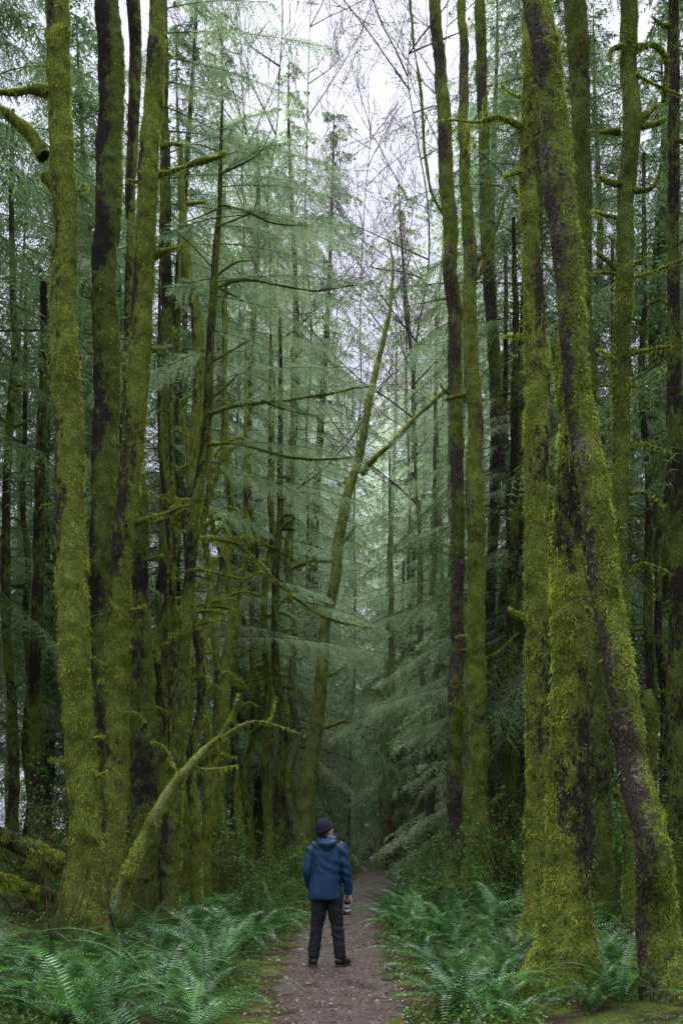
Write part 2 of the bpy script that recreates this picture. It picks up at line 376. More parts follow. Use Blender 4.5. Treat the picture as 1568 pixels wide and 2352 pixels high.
# ================================================================= NAMED TREES
RS = .79
def named_tree(label, d, pts, material=M_moss, tuftm=M_tuft, moss=.5, ntuft=7000, seed=0, side=(0, 0), branches=(), crown=True, cat='tree', name='mossy_tree', flare=.5, seg=None, group=None, dz=0., tl=.04, stubs=0, wob=.3):
    P = [W(x, y, d) for (x, y, w) in pts]; Rr = [w*RS*K/F_*d/2 for (_, _, w) in pts]
    P = P[::-1]; Rr = Rr[::-1]
    b = P[0]; s = (P[1]-P[0])/max(P[1][2]-P[0][2], .05)
    gz = float(gh(b[0], b[1]))
    if b[2] > gz+.05:
        q = b-s*(b[2]-gz); q[2] = gz-.15; P.insert(0, q); Rr.insert(0, Rr[0]*1.08)
    else:
        P[0] = np.array([b[0], b[1], gz-.15])
    if pts[0][1] <= 0:
        s = (P[-1]-P[-2])/(P[-1][2]-P[-2][2]); P.append(P[-1]+s*3.5); Rr.append(Rr[-1]*.75)
        P.append(P[-1]+s*3); Rr.append(Rr[-1]*.45)
    P = np.array(P); Rr = np.array(Rr); rj = np.random.default_rng(seed)
    P[1:-1, 1] += rj.normal(0, .05, len(P)-2)
    Lg = np.linalg.norm(np.diff(P, axis=0), axis=1).sum(); n = int(min(420, max(40, Lg/.04*min(1, 14/d))))
    cum = np.concatenate([[0], np.cumsum(np.linalg.norm(np.diff(P, axis=0), axis=1))]); ctl = np.linspace(0, cum[-1], n)
    tparam = np.interp(ctl, cum, np.arange(len(P)))
    dense = catmull(P, 600); tp = np.linspace(0, len(P)-1, 600)
    Cn = np.stack([np.interp(tparam, tp, dense[:, k]) for k in range(3)], -1); R = np.interp(tparam, np.arange(len(P)), Rr)
    wv = np.stack([fbm(Cn*np.array([0, 0, .9])+seed, seed, 3), fbm(Cn*np.array([0, 0, .9])+seed+7, seed, 3)], -1)*R.mean()*wob
    Cn[:, 0] += wv[:, 0]; Cn[:, 1] += wv[:, 1]
    base = Cn[0].copy(); root = empty(name, (base[0], base[1], gz))
    off = np.array([base[0], base[1], gz])
    sg = seg or int(np.clip(46*Rr.max()/.25*min(1.2, 12/d), 10, 56))
    make_trunk(root, off, Cn, R, sg, material, tuftm, moss, ntuft, seed, side, flare, gz, tl)
    r = np.random.default_rng(seed+100)
    branches = list(branches)
    ya = np.array([p_[1] for p_ in pts], float); xa = np.array([p_[0] for p_ in pts], float)
    for q in range(stubs):
        yb = r.uniform(max(20, ya[0]), ya[-1]-250); s = r.choice([-1, 1]); L = r.uniform(32, 70); xb = np.interp(yb, ya, xa); cv = r.uniform(-6, 22)
        branches.append(([(xb, yb), (xb+s*L*.4, yb-cv*.3), (xb+s*L*.75, yb-cv), (xb+s*L, yb-cv*1.8)], r.uniform(9, 15), .10))
    for br in branches:
        mossy_branch(root, off, br[0], d, br[1], r, material, tuftm, *(br[2:] if len(br) > 2 else ()))
    if crown and pts[0][1] <= 0:
        a = Acc(); segs = []
        for k in range(7):
            zt = r.uniform(.80, 1.0); q = Cn[int((n-1)*zt)]; az = r.uniform(0, 6.28)
            twig_segments(q, (math.cos(az), math.sin(az), .6), r.uniform(2, 3.4), .03, 3, 4, r, .7, .1, segs)
        segs_acc(a, segs); a.obj('crown', [M_twig], root, True, off)
    tag(root, label, cat, group); return root, off

def mossy_branch(root, off, pts, d, w, r, material, tuftm, beard=.08, dy=None, dens=1.0, wend=.35):
    P = np.array([W(x, y, d) for (x, y) in pts]); m = len(P)
    Ls = np.linalg.norm(P[-1]-P[0]); dy = r.uniform(-.3, .3) if dy is None else dy
    P[:, 1] += np.linspace(0, 1, m)*dy*Ls
    n = max(10, int(Ls/.05)); n = min(n, 120); Cn = catmull(P, n)
    Cn += np.stack([fbm(Cn*2.2+4, 1), fbm(Cn*2.2, 2), fbm(Cn*2.5, 3)], -1)*.05*np.minimum(1, Ls)*np.linspace(0, 1, n)[:, None]
    R0 = w*.85*K/F_*d/2; R = R0*np.linspace(1, wend, n); R[-1] *= .3
    V0, Nn, Fq, th = tube(Cn, R, 10); mo = np.clip(.9+fbm(V0*3, 2)*.5+Nn[:, 2]*.2, 0, 1)
    V = V0+Nn*(.5*R0*np.clip(fbm(V0*8, 5)+.1, -.3, 1)*mo+.25*R0*vn(V0*3.2, 6))[:, None]
    a = Acc(); a.add(V, Fq, 0)
    if dens > 0:
        k = int(min(6000, (Ls*R0*2*PI*3000+Ls*340)*dens))
        add_tufts(a, V, Nn, k, .03+.2*R0, .009, r, 1, .5)
        kb = int(Ls*190*dens)
        if beard > 0 and kb > 0:
            idx = r.integers(0, len(V), kb); Pb = V[idx]; grp = np.clip(vn(Pb*np.array([5, 5, .5]), 2)+.35, .1, 1.2)
            D = norm(np.array([0, 0, -1.])+r.normal(0, .16, (kb, 3))); Wd = norm(np.cross(D, r.normal(0, 1, (kb, 3))))
            v, f = blades(Pb, D, Wd, beard*grp*r.uniform(.5, 1.4, kb), .010); a.add(v, f, 1)
    return a.obj('branch', [material, tuftm], root, True, off, mo)

named_tree('thick bright mossy trunk nearest the left edge with broken branches sticking left', 11.6,
  [(128,0,66),(133,100,66),(140,250,66),(142,420,68),(143,600,70),(147,800,76),(155,1000,80),(165,1250,82),(174,1450,84),(184,1700,86),(192,1950,92),(188,2150,120)],
  M_moss, M_tuft, .60, 23000, 1, (.9, .3), [([(100,360),(70,310),(40,285),(8,262),(-15,250)], 34, .10, -.1), ([(112,212),(80,212),(40,225),(-20,240)], 28, .13, -.2), ([(128,430),(108,412),(100,405)], 36, .03, 0., 1., .8), ([(120,1160),(95,1165)],9,.03)], stubs=4)
named_tree('wide dark mossy trunk standing second from the left, its right edge lit', 15.5,
  [(245,0,68),(252,150,74),(250,320,74),(243,520,72),(238,750,74),(235,1000,72),(235,1250,70),(238,1500,66),(243,1800,66),(248,2060,90)],
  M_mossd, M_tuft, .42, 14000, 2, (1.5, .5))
named_tree('slim mossy trunk squeezed between two thicker ones at upper left', 18,
  [(306,0,42),(312,120,38),(305,300,32),(298,600,26),(290,900,26),(285,1300,28),(285,1900,32)], M_moss, M_tuft, .4, 3500, 3, (.6, .3), [([(310,150),(322,170)],14,.03)])
named_tree('mossy leaning trunk third from the left carrying short mossy side branches', 13.6,
  [(360,0,46),(356,120,50),(350,280,54),(340,450,56),(330,650,60),(318,850,62),(300,1050,60),(285,1250,62),(272,1450,66),(262,1700,64),(262,1900,58),(266,2110,72)],
  M_moss, M_tuft, .56, 19000, 4, (.9, .3),
  [([(362,402),(400,398),(450,384),(505,376),(524,368)], 17, .12, -.2), ([(368,338),(395,330),(418,333)], 13, .05), ([(352,588),(385,580),(414,578)], 19, .08), ([(340,808),(362,800),(380,795)], 14, .05), ([(305,1205),(345,1190),(385,1175),(418,1162)], 16, .12), ([(272,1640),(310,1640),(335,1660)],6,.04),([(385,125),(400,130)],10,.02)], stubs=4)
named_tree('dark heavy broken trunk behind the diagonal mossy limb at lower left', 15.0,
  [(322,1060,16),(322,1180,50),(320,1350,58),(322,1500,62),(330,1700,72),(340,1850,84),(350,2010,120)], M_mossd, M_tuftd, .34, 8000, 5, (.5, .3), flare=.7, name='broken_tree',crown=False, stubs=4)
named_tree('narrow dark trunk at far left beside the brightest mossy one', 19,
  [(100,650,20),(98,800,24),(92,1000,28),(88,1250,32),(85,1500,34),(80,1800,40),(80,2000,44)], M_mossd, M_tuftd, .25, 3000, 6, crown=False)
named_tree('straight mossy trunk left of the big leaning one on the right', 12.6,
  [(1210,-40,26),(1213,150,32),(1215,350,44),(1222,600,54),(1228,800,62),(1231,1000,68),(1231,1250,64),(1232,1500,62),(1235,1800,60),(1230,2050,58),(1225,2160,66)],
  M_moss, M_tuft, .52, 17000, 11, (-.4, .3), [([(1206,298),(1180,285),(1140,275),(1095,288),(1050,288),(998,290)], 15, .22, -.1), ([(1120,280),(1110,240),(1118,215)], 9, .1), ([(1075,292),(1068,340),(1060,370)], 8, .2)], stubs=5)
named_tree('stout mossy trunk with flared base at lower right, overlapped higher up by the leaning trunk', 9.6,
  [(1275,780,30),(1288,900,48),(1300,1050,66),(1308,1250,88),(1311,1450,104),(1311,1700,112),(1310,1950,118),(1300,2150,134),(1292,2290,170)],
  M_moss, M_tuft, .52, 24000, 12, (-.4, .2), flare=.6, crown=False, tl=.035, stubs=3)
named_tree('big lichen-flecked trunk leaning left across the right side of the forest', 8.7,
  [(1232,0,72),(1252,120,78),(1268,260,82),(1284,420,84),(1300,600,80),(1318,780,76),(1340,950,76),(1368,1150,78),(1395,1350,82),(1424,1550,86),(1454,1750,90),(1486,1950,96),(1514,2120,106),(1540,2290,122)],
  M_lich, M_tuft, .40, 22000, 13, (1.2, .1), tl=.035, flare=.25, wob=.15)
named_tree('mossy trunk directly behind the top of the leaning lichen-flecked one', 14,
  [(1325,0,66),(1330,120,62),(1335,280,54),(1342,450,44),(1345,650,36),(1350,900,34),(1362,1200,36),(1375,1600,40),(1395,2050,46)], M_mossd, M_tuftd, .5, 8000, 14, stubs=5)
named_tree('tall mossy trunk near the right edge bristling with curved mossy branches', 13.2,
  [(1447,0,48),(1450,150,50),(1448,300,48),(1440,450,50),(1433,650,50),(1430,850,50),(1427,1050,48),(1424,1300,42),(1430,1550,38),(1440,1850,42),(1450,2060,50)],
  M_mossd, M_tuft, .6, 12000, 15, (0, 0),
  [([(1425,302),(1400,300),(1375,300)], 18, .1), ([(1460,292),(1495,288),(1530,275)], 18, .12), ([(1455,440),(1495,432),(1512,405),(1515,382)], 17, .05), ([(1432,425),(1400,412),(1380,395)], 20, .06), ([(1425,502),(1390,490),(1362,475)], 12, .05),
   ([(1440,480),(1440,455)],24,.02), ([(1428,640),(1400,605),(1366,585)], 16, .07), ([(1428,632),(1395,622),(1360,618)], 10, .05), ([(1445,612),(1470,600),(1490,588)], 14, .05), ([(1448,640),(1500,622),(1575,588)], 13, .09), ([(1425,840),(1400,818),(1374,802)], 20, .06), ([(1445,812),(1490,806),(1535,798)], 15, .07), ([(1425,880),(1400,882),(1378,885)], 12, .05),
   ([(1445,1032),(1480,1016),(1532,1028)], 14, .09), ([(1445,1135),(1485,1135),(1522,1165)], 9, .04), ([(1440,1320),(1475,1298),(1535,1325)], 12, .1), ([(1460,285),(1490,260),(1515,235)], 22, .03), ([(1465,108),(1500,98),(1532,125),(1534,175),(1530,215)], 20, .14), ([(1430,105),(1402,120),(1396,150)], 15, .06), ([(1460,170),(1510,190),(1575,205)], 11, .05), ([(1435,880),(1470,890),(1525,850)], 8, .05), ([(1440,800),(1460,900)], 8, .03)])
named_tree('dark trunk hugging the right edge of the view', 15.5,
  [(1545,0,28),(1548,300,30),(1551,700,36),(1553,1000,44),(1556,1400,48),(1556,1700,54),(1556,2050,60)], M_mossd, M_tuftd, .28, 4000, 16, stubs=4)
named_tree('short mossy snag between the leaning trunk and the right edge', 14,
  [(1487,1588,22),(1490,1630,32),(1494,1750,32),(1500,1900,34),(1505,2080,42)], M_mossd, M_tuftd, .6, 3500, 17, name='mossy_snag', crown=False)
named_tree('dark slender trunk of the pair right of the path, on its left', 21,
  [(1000,0,32),(1010,150,36),(1020,330,40),(1030,520,42),(1042,720,40),(1050,950,38),(1054,1200,36),(1050,1400,40),(1044,1600,44),(1042,1850,46),(1046,2000,56)],
  M_lich, M_tuft, .34, 7000, 21, (.8, .3), [([(1030,510),(990,440),(974,330),(965,200),(948,80),(940,-30)], 9, .02, .0, .15, .6), ([(1045,680),(1000,690),(940,700)], 6, .03), ([(1032,905),(1020,900),(1010,880)],8,.02)], wob=.6)
named_tree('mossy trunk of the pair right of the path, on its right with branch stubs', 20.5,
  [(1058,0,24),(1062,150,26),(1068,350,30),(1075,550,36),(1082,750,40),(1088,950,46),(1093,1150,50),(1096,1350,52),(1091,1550,54),(1094,1750,62),(1096,1900,70),(1098,2020,86)],
  M_lich, M_tuft, .56, 12000, 22, (.3, .2), [([(1088,602),(1105,592),(1122,578)], 14, .08), ([(1070,440),(1062,400),(1075,330)], 12, .25), ([(1100,1860),(1130,1845),(1146,1825)], 12, .05), ([(1098,1520),(1140,1500),(1190,1455)],6,.03), ([(1098,640),(1135,540),(1180,400)],8,.03), ([(1105,1760),(1118,1740)],16,.03)], stubs=4, wob=.6)
named_tree('dark trunk just right of the mossy pair beside the path', 23,
  [(1104,0,30),(1108,200,32),(1112,420,34),(1120,650,34),(1135,850,32),(1137,1050,34),(1128,1300,30),(1125,1600,30),(1125,1950,34)], M_lich, M_tuft, .38, 5000, 23, (.4, .3), stubs=3)
named_tree('crooked mossy tree leaning right over the centre of the trail', 29,
  [(893,560,4),(900,620,7),(893,720,11),(868,820,15),(845,930,20),(825,1040,24),(800,1130,27),(780,1230,29),(768,1330,29),(745,1450,32),(738,1560,34),(725,1680,41),(708,1800,47),(692,1940,60)],
  M_pale, M_tuft, .62, 10000, 31, (.5, 0), [([(828,1090),(860,1055),(905,1018),(955,965),(1000,925),(1032,900)], 15, .08, -.1), ([(895,700),(930,620),(950,560)], 5, .02, .1, .3), ([(880,760),(840,700),(815,660)], 4, .02, .1, .3)], crown=False, name='crooked_tree', tl=.06, stubs=4, wob=.35)
named_tree('fallen bright mossy limb slanting up from the left bank toward the trail', 13.0,
  [(618,1663,4),(590,1660,6),(560,1668,10),(515,1692,15),(470,1722,20),(430,1770,25),(392,1812,28),(360,1865,30),(330,1925,32),(302,1992,36)],
  M_pale, M_tuft, .8, 10000, 41, (0, 0), [([(600,1660),(640,1668),(700,1690)], 6, .03), ([(440,1762),(485,1770),(542,1762)], 11, .12), ([(505,1696),(530,1650),(550,1600)], 10, .05), ([(612,1664),(626,1640),(632,1600)], 8, .04), ([(410,1785),(380,1720),(350,1705)],5,.02), ([(400,1765),(385,1745)],8,.02)], crown=False, cat='branch', name='mossy_limb', flare=.1, tl=.03, wob=.6)
ST = [(470,1080,1985,28,17,.5),(492,1020,1960,24,19,.45),(446,1150,1990,32,16,.45),(520,1000,1950,28,21,.5),(548,1140,1930,22,23,.45),(575,1160,1900,20,25,.45),(612,1120,1920,26,24,.4),(636,1080,1930,30,23,.3),(665,1150,1910,24,27,.4),(665,1350,1890,18,33,.35),(395,1100,1950,26,18,.35),(375,950,1900,24,20,.35),(414,900,1900,22,21,.35),(360,1280,1880,20,26,.3),
      (880,1560,1950,36,40,.5),(925,1640,1945,28,46,.4),(955,1500,1940,26,38,.35),(1000,1250,1950,26,32,.3),(985,1020,1940,18,44,.4),(905,1400,1930,18,55,.4),(1035,1150,1950,22,27,.3),(1155,900,1950,30,26,.3),(20,600,2000,34,21,.3),(55,1000,2000,26,24,.3),(1480,700,2050,32,19,.3),(1390,900,2000,28,22,.3),(1520,1100,2000,30,21,.2),(160,1000,1990,26,26,.3)]
for k, (x, y0, y1, w, d, mo) in enumerate(ST):
    r = np.random.default_rng(200+k); npt = 8
    pts = [(x+r.normal(0, 8)+(1-t)*r.uniform(-3, 12), y0+(y1-y0)*t, w*(.55+.45*t)) for t in np.linspace(0, 1, npt)]
    pts = [(pts[0][0], y0-350, w*.3)]+pts
    brs = []
    for q in range(int(r.integers(7, 13))):
        yb = r.uniform(y0, y1-200); s = r.choice([-1, 1], p=[.3, .7]); L = r.uniform(25, 80)*min(1, 24/d)
        brs.append(([(x, yb), (x+s*L*.5, yb-r.uniform(0, 22)), (x+s*L, yb-r.uniform(-18, 25))], r.uniform(6, 11)*min(1, 24/d), .16))
    lb, gp = ('slender mossy young tree in the thicket left of the trail', 'slender mossy trees left of the trail') if 300 < x < 700 else (('slender mossy trunk beyond the person, right of the trail', 'slender mossy trunks right of the trail') if 700 < x < 1200 else (('slender dim trunk in the dark woods at the left edge', 'dim trunks at the left edge') if x < 300 else ('slender dim trunk in the dark woods behind the big right trunks', 'dim trunks behind the right trunks')))
    side_ = x < 300 or x > 1300
    named_tree(lb, d, pts, M_hazebark if (d > 26 and not side_) else (M_moss if (mo > .32 and not side_) else M_mossd), M_tuft if (mo > .32) else M_tuftd, mo, 2800, 60+k, (.5, 0), brs, crown=False, group=gp, name='slender_tree', flare=.3, seg=12, tl=.05)
named_tree('mossy wavy trunk partly behind the dark bare-limbed sapling', 19,
  [(418,330,10),(420,480,22),(432,620,30),(452,720,34),(458,850,34),(450,1000,34),(442,1200,32),(434,1400,30),(428,1650,30),(420,1950,38)], M_moss, M_tuft, .5, 6000, 71, (.5, 0), [([(425,540),(440,520)], 16, .05),([(428,1390),(470,1392),(515,1378)],10,.12),([(430,1540),(455,1532),(482,1520)],12,.1)], crown=False, stubs=3)

dS = 14.2
sap, so = named_tree('dark curved young hemlock left of the path reaching long boughs rightward', dS,
  [(512,230,5),(508,330,9),(504,450,13),(494,580,18),(487,700,22),(480,850,24),(474,960,26),(462,1060,30),(446,1180,33),(435,1320,33),(425,1480,33),(412,1650,36),(398,1820,44),(388,1960,60)],
  M_mossd, M_tuft, .40, 9000, 81, (.9, 0), [
   ([(462,1240),(500,1238),(545,1248),(590,1285),(640,1335),(700,1385),(780,1422),(885,1440)], 11, .07, .1, .8),
   ([(480,1022),(540,1020),(620,1040),(700,1055),(820,1048)], 9, .05, .0, .7), ([(478,952),(540,930),(600,920),(680,908),(780,885),(860,870)], 10, .05, .1, .6), ([(600,921),(660,940),(735,950)], 6, .02, .1, .4),
   ([(484,832),(530,808),(572,782)], 8, .04, 0, .6), ([(480,918),(530,880),(575,825)], 7, .03, 0, .6),
   ([(486,668),(540,640),(620,640),(720,655),(830,635)], 9, .02, .1, .35), ([(490,640),(540,600),(590,590)], 6, .02, .1, .3), ([(490,655),(570,690),(640,700)], 6, .02, .1, .3), ([(484,610),(440,560),(400,520)], 5, .02, .1, .3),
   ([(500,470),(560,480),(620,500),(700,505)], 6, .02, .1, .3), ([(504,400),(560,370),(595,340),(628,270)], 6, .02, .1, .3), ([(498,520),(545,500),(585,470),(592,400)], 5, .02, .1, .3), ([(500,480),(440,500),(360,522)], 5, .02, .1, .3), ([(508,350),(460,330),(420,325)], 4, .02, .1, .3),
   ([(430,1310),(480,1312),(560,1330),(600,1315)], 9, .08, 0, .8)], crown=False, name='young_hemlock', tl=.03, flare=.3, wob=.15)
def boughs(parent, off, lst, d, seed, material, tscale=.62, step=.055, Ks=12, nl=.09, nw=.014, hump=.22, droop=.26, wr=.010):
    a = Acc(); r = np.random.default_rng(seed)
    for (p, q, dy) in lst:
        A0 = W(*p, d); B0 = W(*q, d); L = np.linalg.norm(B0-A0); B0[1] += dy*L
        s = np.linspace(0, 1, 9)[:, None]; ax = A0+(B0-A0)*s+np.array([0, 0, 1.])*L*(hump*s-hump*s*s)
        spray(a, ax, tscale*min(1, L/2)+.15, step, Ks, nl, nw, r, droop, 0, .15, 1, wr)
    return a.obj('foliage', [material, M_twig], parent, False, off)
SB = [((504,400),(640,330),.0),((505,380),(430,330),.1),((500,480),(700,505),.1),((498,520),(640,560),-.2),((490,650),(830,635),.1),((488,680),(700,760),-.1),((484,760),(640,800),.2),((478,950),(860,870),.1),((600,921),(740,960),.1),((480,1022),(830,1060),0),((470,1060),(700,1130),.2),((500,500),(360,540),.1),((488,640),(380,660),.2),((700,1385),(890,1450),.1),((640,1335),(760,1380),.1),((508,330),(560,270),0),((495,560),(760,600),.15),((485,800),(330,860),.2),((480,880),(740,870),-.2),((450,1150),(620,1220),.2),((510,300),(640,240),.1),((504,430),(760,420),.2),((506,360),(700,300),.25),((500,500),(820,470),.3)]
boughs(sap, so, SB, dS, 5, M_sap)
hr, ho = named_tree('hemlock right of the trail drooping pale feathery boughs over it', 22.5,
  [(1178,500,10),(1182,800,20),(1180,1100,26),(1176,1400,30),(1172,1700,34),(1168,2010,44)], M_mossd, M_tuftd, .35, 4000, 83, (0, 0), [], crown=False, name='hemlock_tree', flare=.3)
r = np.random.default_rng(91)
RB = [((1178,1250),(1000,1345),.1),((1178,1290),(1040,1320),-.2),((1176,1440),(980,1500),.2),((1174,1500),(760,1700),-.1),((1176,1400),(880,1560),.1),((1180,1160),(930,1230),.2),((1180,1010),(930,1120),0),((1182,900),(900,990),.2),((1182,760),(940,800),.1),((1174,1600),(930,1690),.2),((1176,1350),(840,1420),.3),((1180,1080),(1050,1130),-.3),((1174,1560),(850,1640),-.3),((1180,950),(1060,1000),-.3),((1170,1720),(980,1800),.1)]
for k in range(14): y = 650+k*80; RB.append(((1178, y), (1178+r.choice([-1, 1])*r.uniform(60, 150), y+r.uniform(0, 70)), r.uniform(-1, 1)))
boughs(hr, ho, RB, 22.5, 6, M_needm, .95, .08, 11, .13, .022, .16, .36, .018)
hl, hlo = named_tree('tall hemlock left of the sky gap with layered feathery boughs sweeping right', 24,
  [(372,-60,20),(376,200,26),(380,500,32),(384,800,38),(386,1200,44),(388,1600,48),(390,1960,60)], M_mossd, M_tuftd, .35, 4000, 84, (0, 0), [], crown=False, name='hemlock_tree', flare=.3)
LB = []
for k in range(27):
    y = 20+k*56; L = r.uniform(230, 500)*(1 if k % 3 else .6); LB.append(((378, y), (378+L, y+r.uniform(-30, 130)), r.uniform(-.5, .6)))
for k in range(14): y = 80+k*95; LB.append(((378, y), (378-r.uniform(80, 220), y+r.uniform(0, 80)), r.uniform(-.7, .7)))
boughs(hl, hlo, LB, 24, 7, M_needm, 1.05, .085, 11, .14, .023, .18, .40, .02)

# ================================================================= CONIFERS
S = {}
HT = {0: 27, 1: 24, 2: 30, 3: 9, 4: 26}; RMX = {0: 4.2, 1: 3.9, 2: 4.4, 3: 2.7, 4: 3.9}
S[(0, 'n')] = conifer_src(11, 27, 4.2, 2.5, 170, M_need)
S[(1, 'n')] = conifer_src(12, 24, 3.9, 1.5, 170, M_need)
S[(2, 'n')] = conifer_src(13, 30, 4.4, 5, 155, M_need)
S[(3, 'm')] = conifer_src(14, 9, 2.7, .25, 120, M_needm, .13, 6, .15, .028, dead=0, drp=.38)
S[(4, 'n')] = conifer_src(15, 26, 3.9, 3.5, 165, M_need, .11, 8, .13, .024)
def recolour(src, mt, tm=None):
    c = copy_tree(src)
    for ch in c.children:
        ch.data = ch.data.copy()
        if ch.name.startswith('crown'): ch.data.materials[0] = mt
        elif tm: ch.data.materials[0] = tm
    return c
for k in range(3):
    S[(k, 'm')] = recolour(S[(k, 'n')], M_needm); S[(k, 'f')] = recolour(S[(k, 'n')], M_hazeneed, M_hazebark)  # paler copies for farther trees, haze carried by colour
S[(3, 'f')] = recolour(S[(3, 'm')], M_hazeneed, M_hazebark); S[(4, 'm')] = recolour(S[(4, 'n')], M_needm)
used = set()
def put_conifer(key, x, y, sc, rz, label, group):
    if key in used: o = copy_tree(S[key])
    else: o = S[key]; used.add(key)
    o.location = (x, y, float(gh(x, y))-.1); o.scale = (sc[0], sc[0], sc[1]); o.rotation_euler = (r.uniform(-.03, .03), r.uniform(-.035, .035), rz)
    tag(o, label, 'tree', group); return o
r = np.random.default_rng(21)
def cP(X, d, topY, k, nm, label, group=None, wid=1.0):
    x = (X*K-341)/F_*d; H = CH+(HY-topY*K)/F_*d; sz = H/HT[k]
    l, rr_ = pe(d); clear = (RMX[k]*sz*wid*.8+.2) if k == 3 else 2.0
    if d < 80:
        if x > (l+rr_)/2: x = max(x, rr_+clear)
        else: x = min(x, l-clear)
    put_conifer((k, nm), x, d, (sz*wid, sz), r.uniform(0, 6.28), label, group)
gC = 'pale hemlocks closing the far end of the trail'; lC = 'pale misty hemlock at the far end of the trail'
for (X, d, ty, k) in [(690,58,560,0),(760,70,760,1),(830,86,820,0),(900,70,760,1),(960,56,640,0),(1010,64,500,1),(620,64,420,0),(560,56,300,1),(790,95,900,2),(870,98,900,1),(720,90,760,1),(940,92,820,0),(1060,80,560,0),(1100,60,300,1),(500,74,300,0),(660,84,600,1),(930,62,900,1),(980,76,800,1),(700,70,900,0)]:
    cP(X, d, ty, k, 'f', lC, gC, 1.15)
cP(545,38,0,1,'m','tall grey-green hemlock rising left of the bright sky gap')
cP(650,44,100,0,'m','hemlock with layered boughs just left of the crooked tree')
cP(715,52,260,1,'m','hemlock veiling the left part of the sky gap')
cP(590,36,280,4,'m','hemlock spreading fine boughs left of the crooked tree',None,1.1)
cP(1010,42,260,1,'m','hemlock behind the mossy pair right of the path')
cP(955,60,420,0,'m','hemlock veiling the lower right part of the sky gap')
cP(1180,33,-100,0,'m','tall hemlock between the mossy pair and the big right trunks')
cP(985,34,1230,3,'m','low spreading hemlock beside the trail at right centre',None,1.5)
cP(1120,29,1250,3,'m','bushy hemlock between the mossy pair and the straight right trunk',None,1.4)
gY = 'young hemlocks lining the trail beyond the person'
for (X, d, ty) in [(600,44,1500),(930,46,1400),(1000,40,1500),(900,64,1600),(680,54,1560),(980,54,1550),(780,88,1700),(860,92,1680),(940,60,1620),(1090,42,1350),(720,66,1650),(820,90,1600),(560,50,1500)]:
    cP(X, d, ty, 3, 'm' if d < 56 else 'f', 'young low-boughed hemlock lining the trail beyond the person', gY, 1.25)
for side, lab, grp in ((-1, 'dense dark hemlock in the woods at the left side', 'dark hemlocks filling the left woods'), (1, 'dense dark hemlock in the woods at the right side', 'dark hemlocks filling the right woods')):
    for q in range(18):
        d = 23+38*(q/18.)+r.uniform(-1, 1); lim = .342*d
        lo = max((.48 if side < 0 else .55)*lim, 4.2); x = side*r.uniform(lo, lim+1.5)
        k = int(r.integers(0, 3)); put_conifer((4 if d < 26 else k, 'n'), x, d, (r.uniform(.9, 1.2), r.uniform(.95, 1.25)), r.uniform(0, 6.28), lab, grp)
for (x, y) in [(-9.5, 12), (9.8, 11), (-8, 17.5), (8.5, 17)]:  # trees added at the sides to hold back sky light
    put_conifer((2, 'n'), x, y, (1.1, 1.1), r.uniform(0, 6.28), 'tall hemlock added beside the viewpoint to block sky light, with high boughs', 'hemlocks added around the viewpoint to block sky light')
for key, o in list(S.items()):
    if key not in used:
        for ch in list(o.children): bpy.data.objects.remove(ch)
        bpy.data.objects.remove(o)

def bare_tree(X, d, topY, lean, seed, label, nl=12, Lb=4.5, w=10, mt=None):
    r = np.random.default_rng(seed); x0 = (X*K-341)/F_*d
    top = W(X+lean, topY, d); n = 80; s = np.linspace(0, 1, n)
    Cn = np.array([x0, d, -.2])+(top-np.array([x0, d, -.2]))*s[:, None]
    Cn[:, 0] += .9*fbm(np.stack([s*4, s*0+seed, s*0], -1), seed)*s; Cn[:, 1] += .9*fbm(np.stack([s*4, s*0+seed, s*0+5], -1), seed)*s
    R = np.linspace(w*K/F_*d/2, .015, n); off = np.array([x0, d, 0]); root = empty('bare_tree', (x0, d, 0))
    make_trunk(root, off, Cn, R, 10, M_hazebark, M_tuft, .35, 0, seed)
    a = Acc(); segs = []
    for k in range(nl):
        t = r.uniform(.42, 1); q = Cn[int(t*(n-1))]; az = r.uniform(0, 6.28)
        twig_segments(q, (math.cos(az), .6*math.sin(az), .55), Lb*r.uniform(.5, 1.2)*(1.3-.6*t), .035, 3, 5, r, .42, .05, segs, .09)
    segs_acc(a, segs, 0, .006); a.obj('crown', [mt or M_hazetwig], root, True, off)
    tag(root, label, 'tree'); return root
bare_tree(540, 36, 20, 30, 301, 'bare purplish-brown tree with fine twigs at top left of the sky gap', 14, 6)
bare_tree(690, 46, 0, 20, 302, 'bare fine-twigged tree at the top left of centre', 17, 8)
bare_tree(985, 34, 60, -30, 303, 'bare tree spreading fine twigs beside the mossy pair at upper right of the gap', 14, 5.5, 10, M_twig)
bare_tree(930, 48, 400, 10, 304, 'distant bare tree low in the sky gap above the crooked tree', 14, 6.5)
bare_tree(620, 30, -60, 0, 305, 'thin dark bare tree rising out of view left of the sky gap', 10, 4.5, 8, M_twig)
bare_tree(800, 56, 260, 40, 306, 'pale bare tree in the middle of the sky gap', 13, 8, 7)
bare_tree(1020, 44, -100, -20, 307, 'bare tree rising behind the mossy pair into the sky', 13, 7, 8)

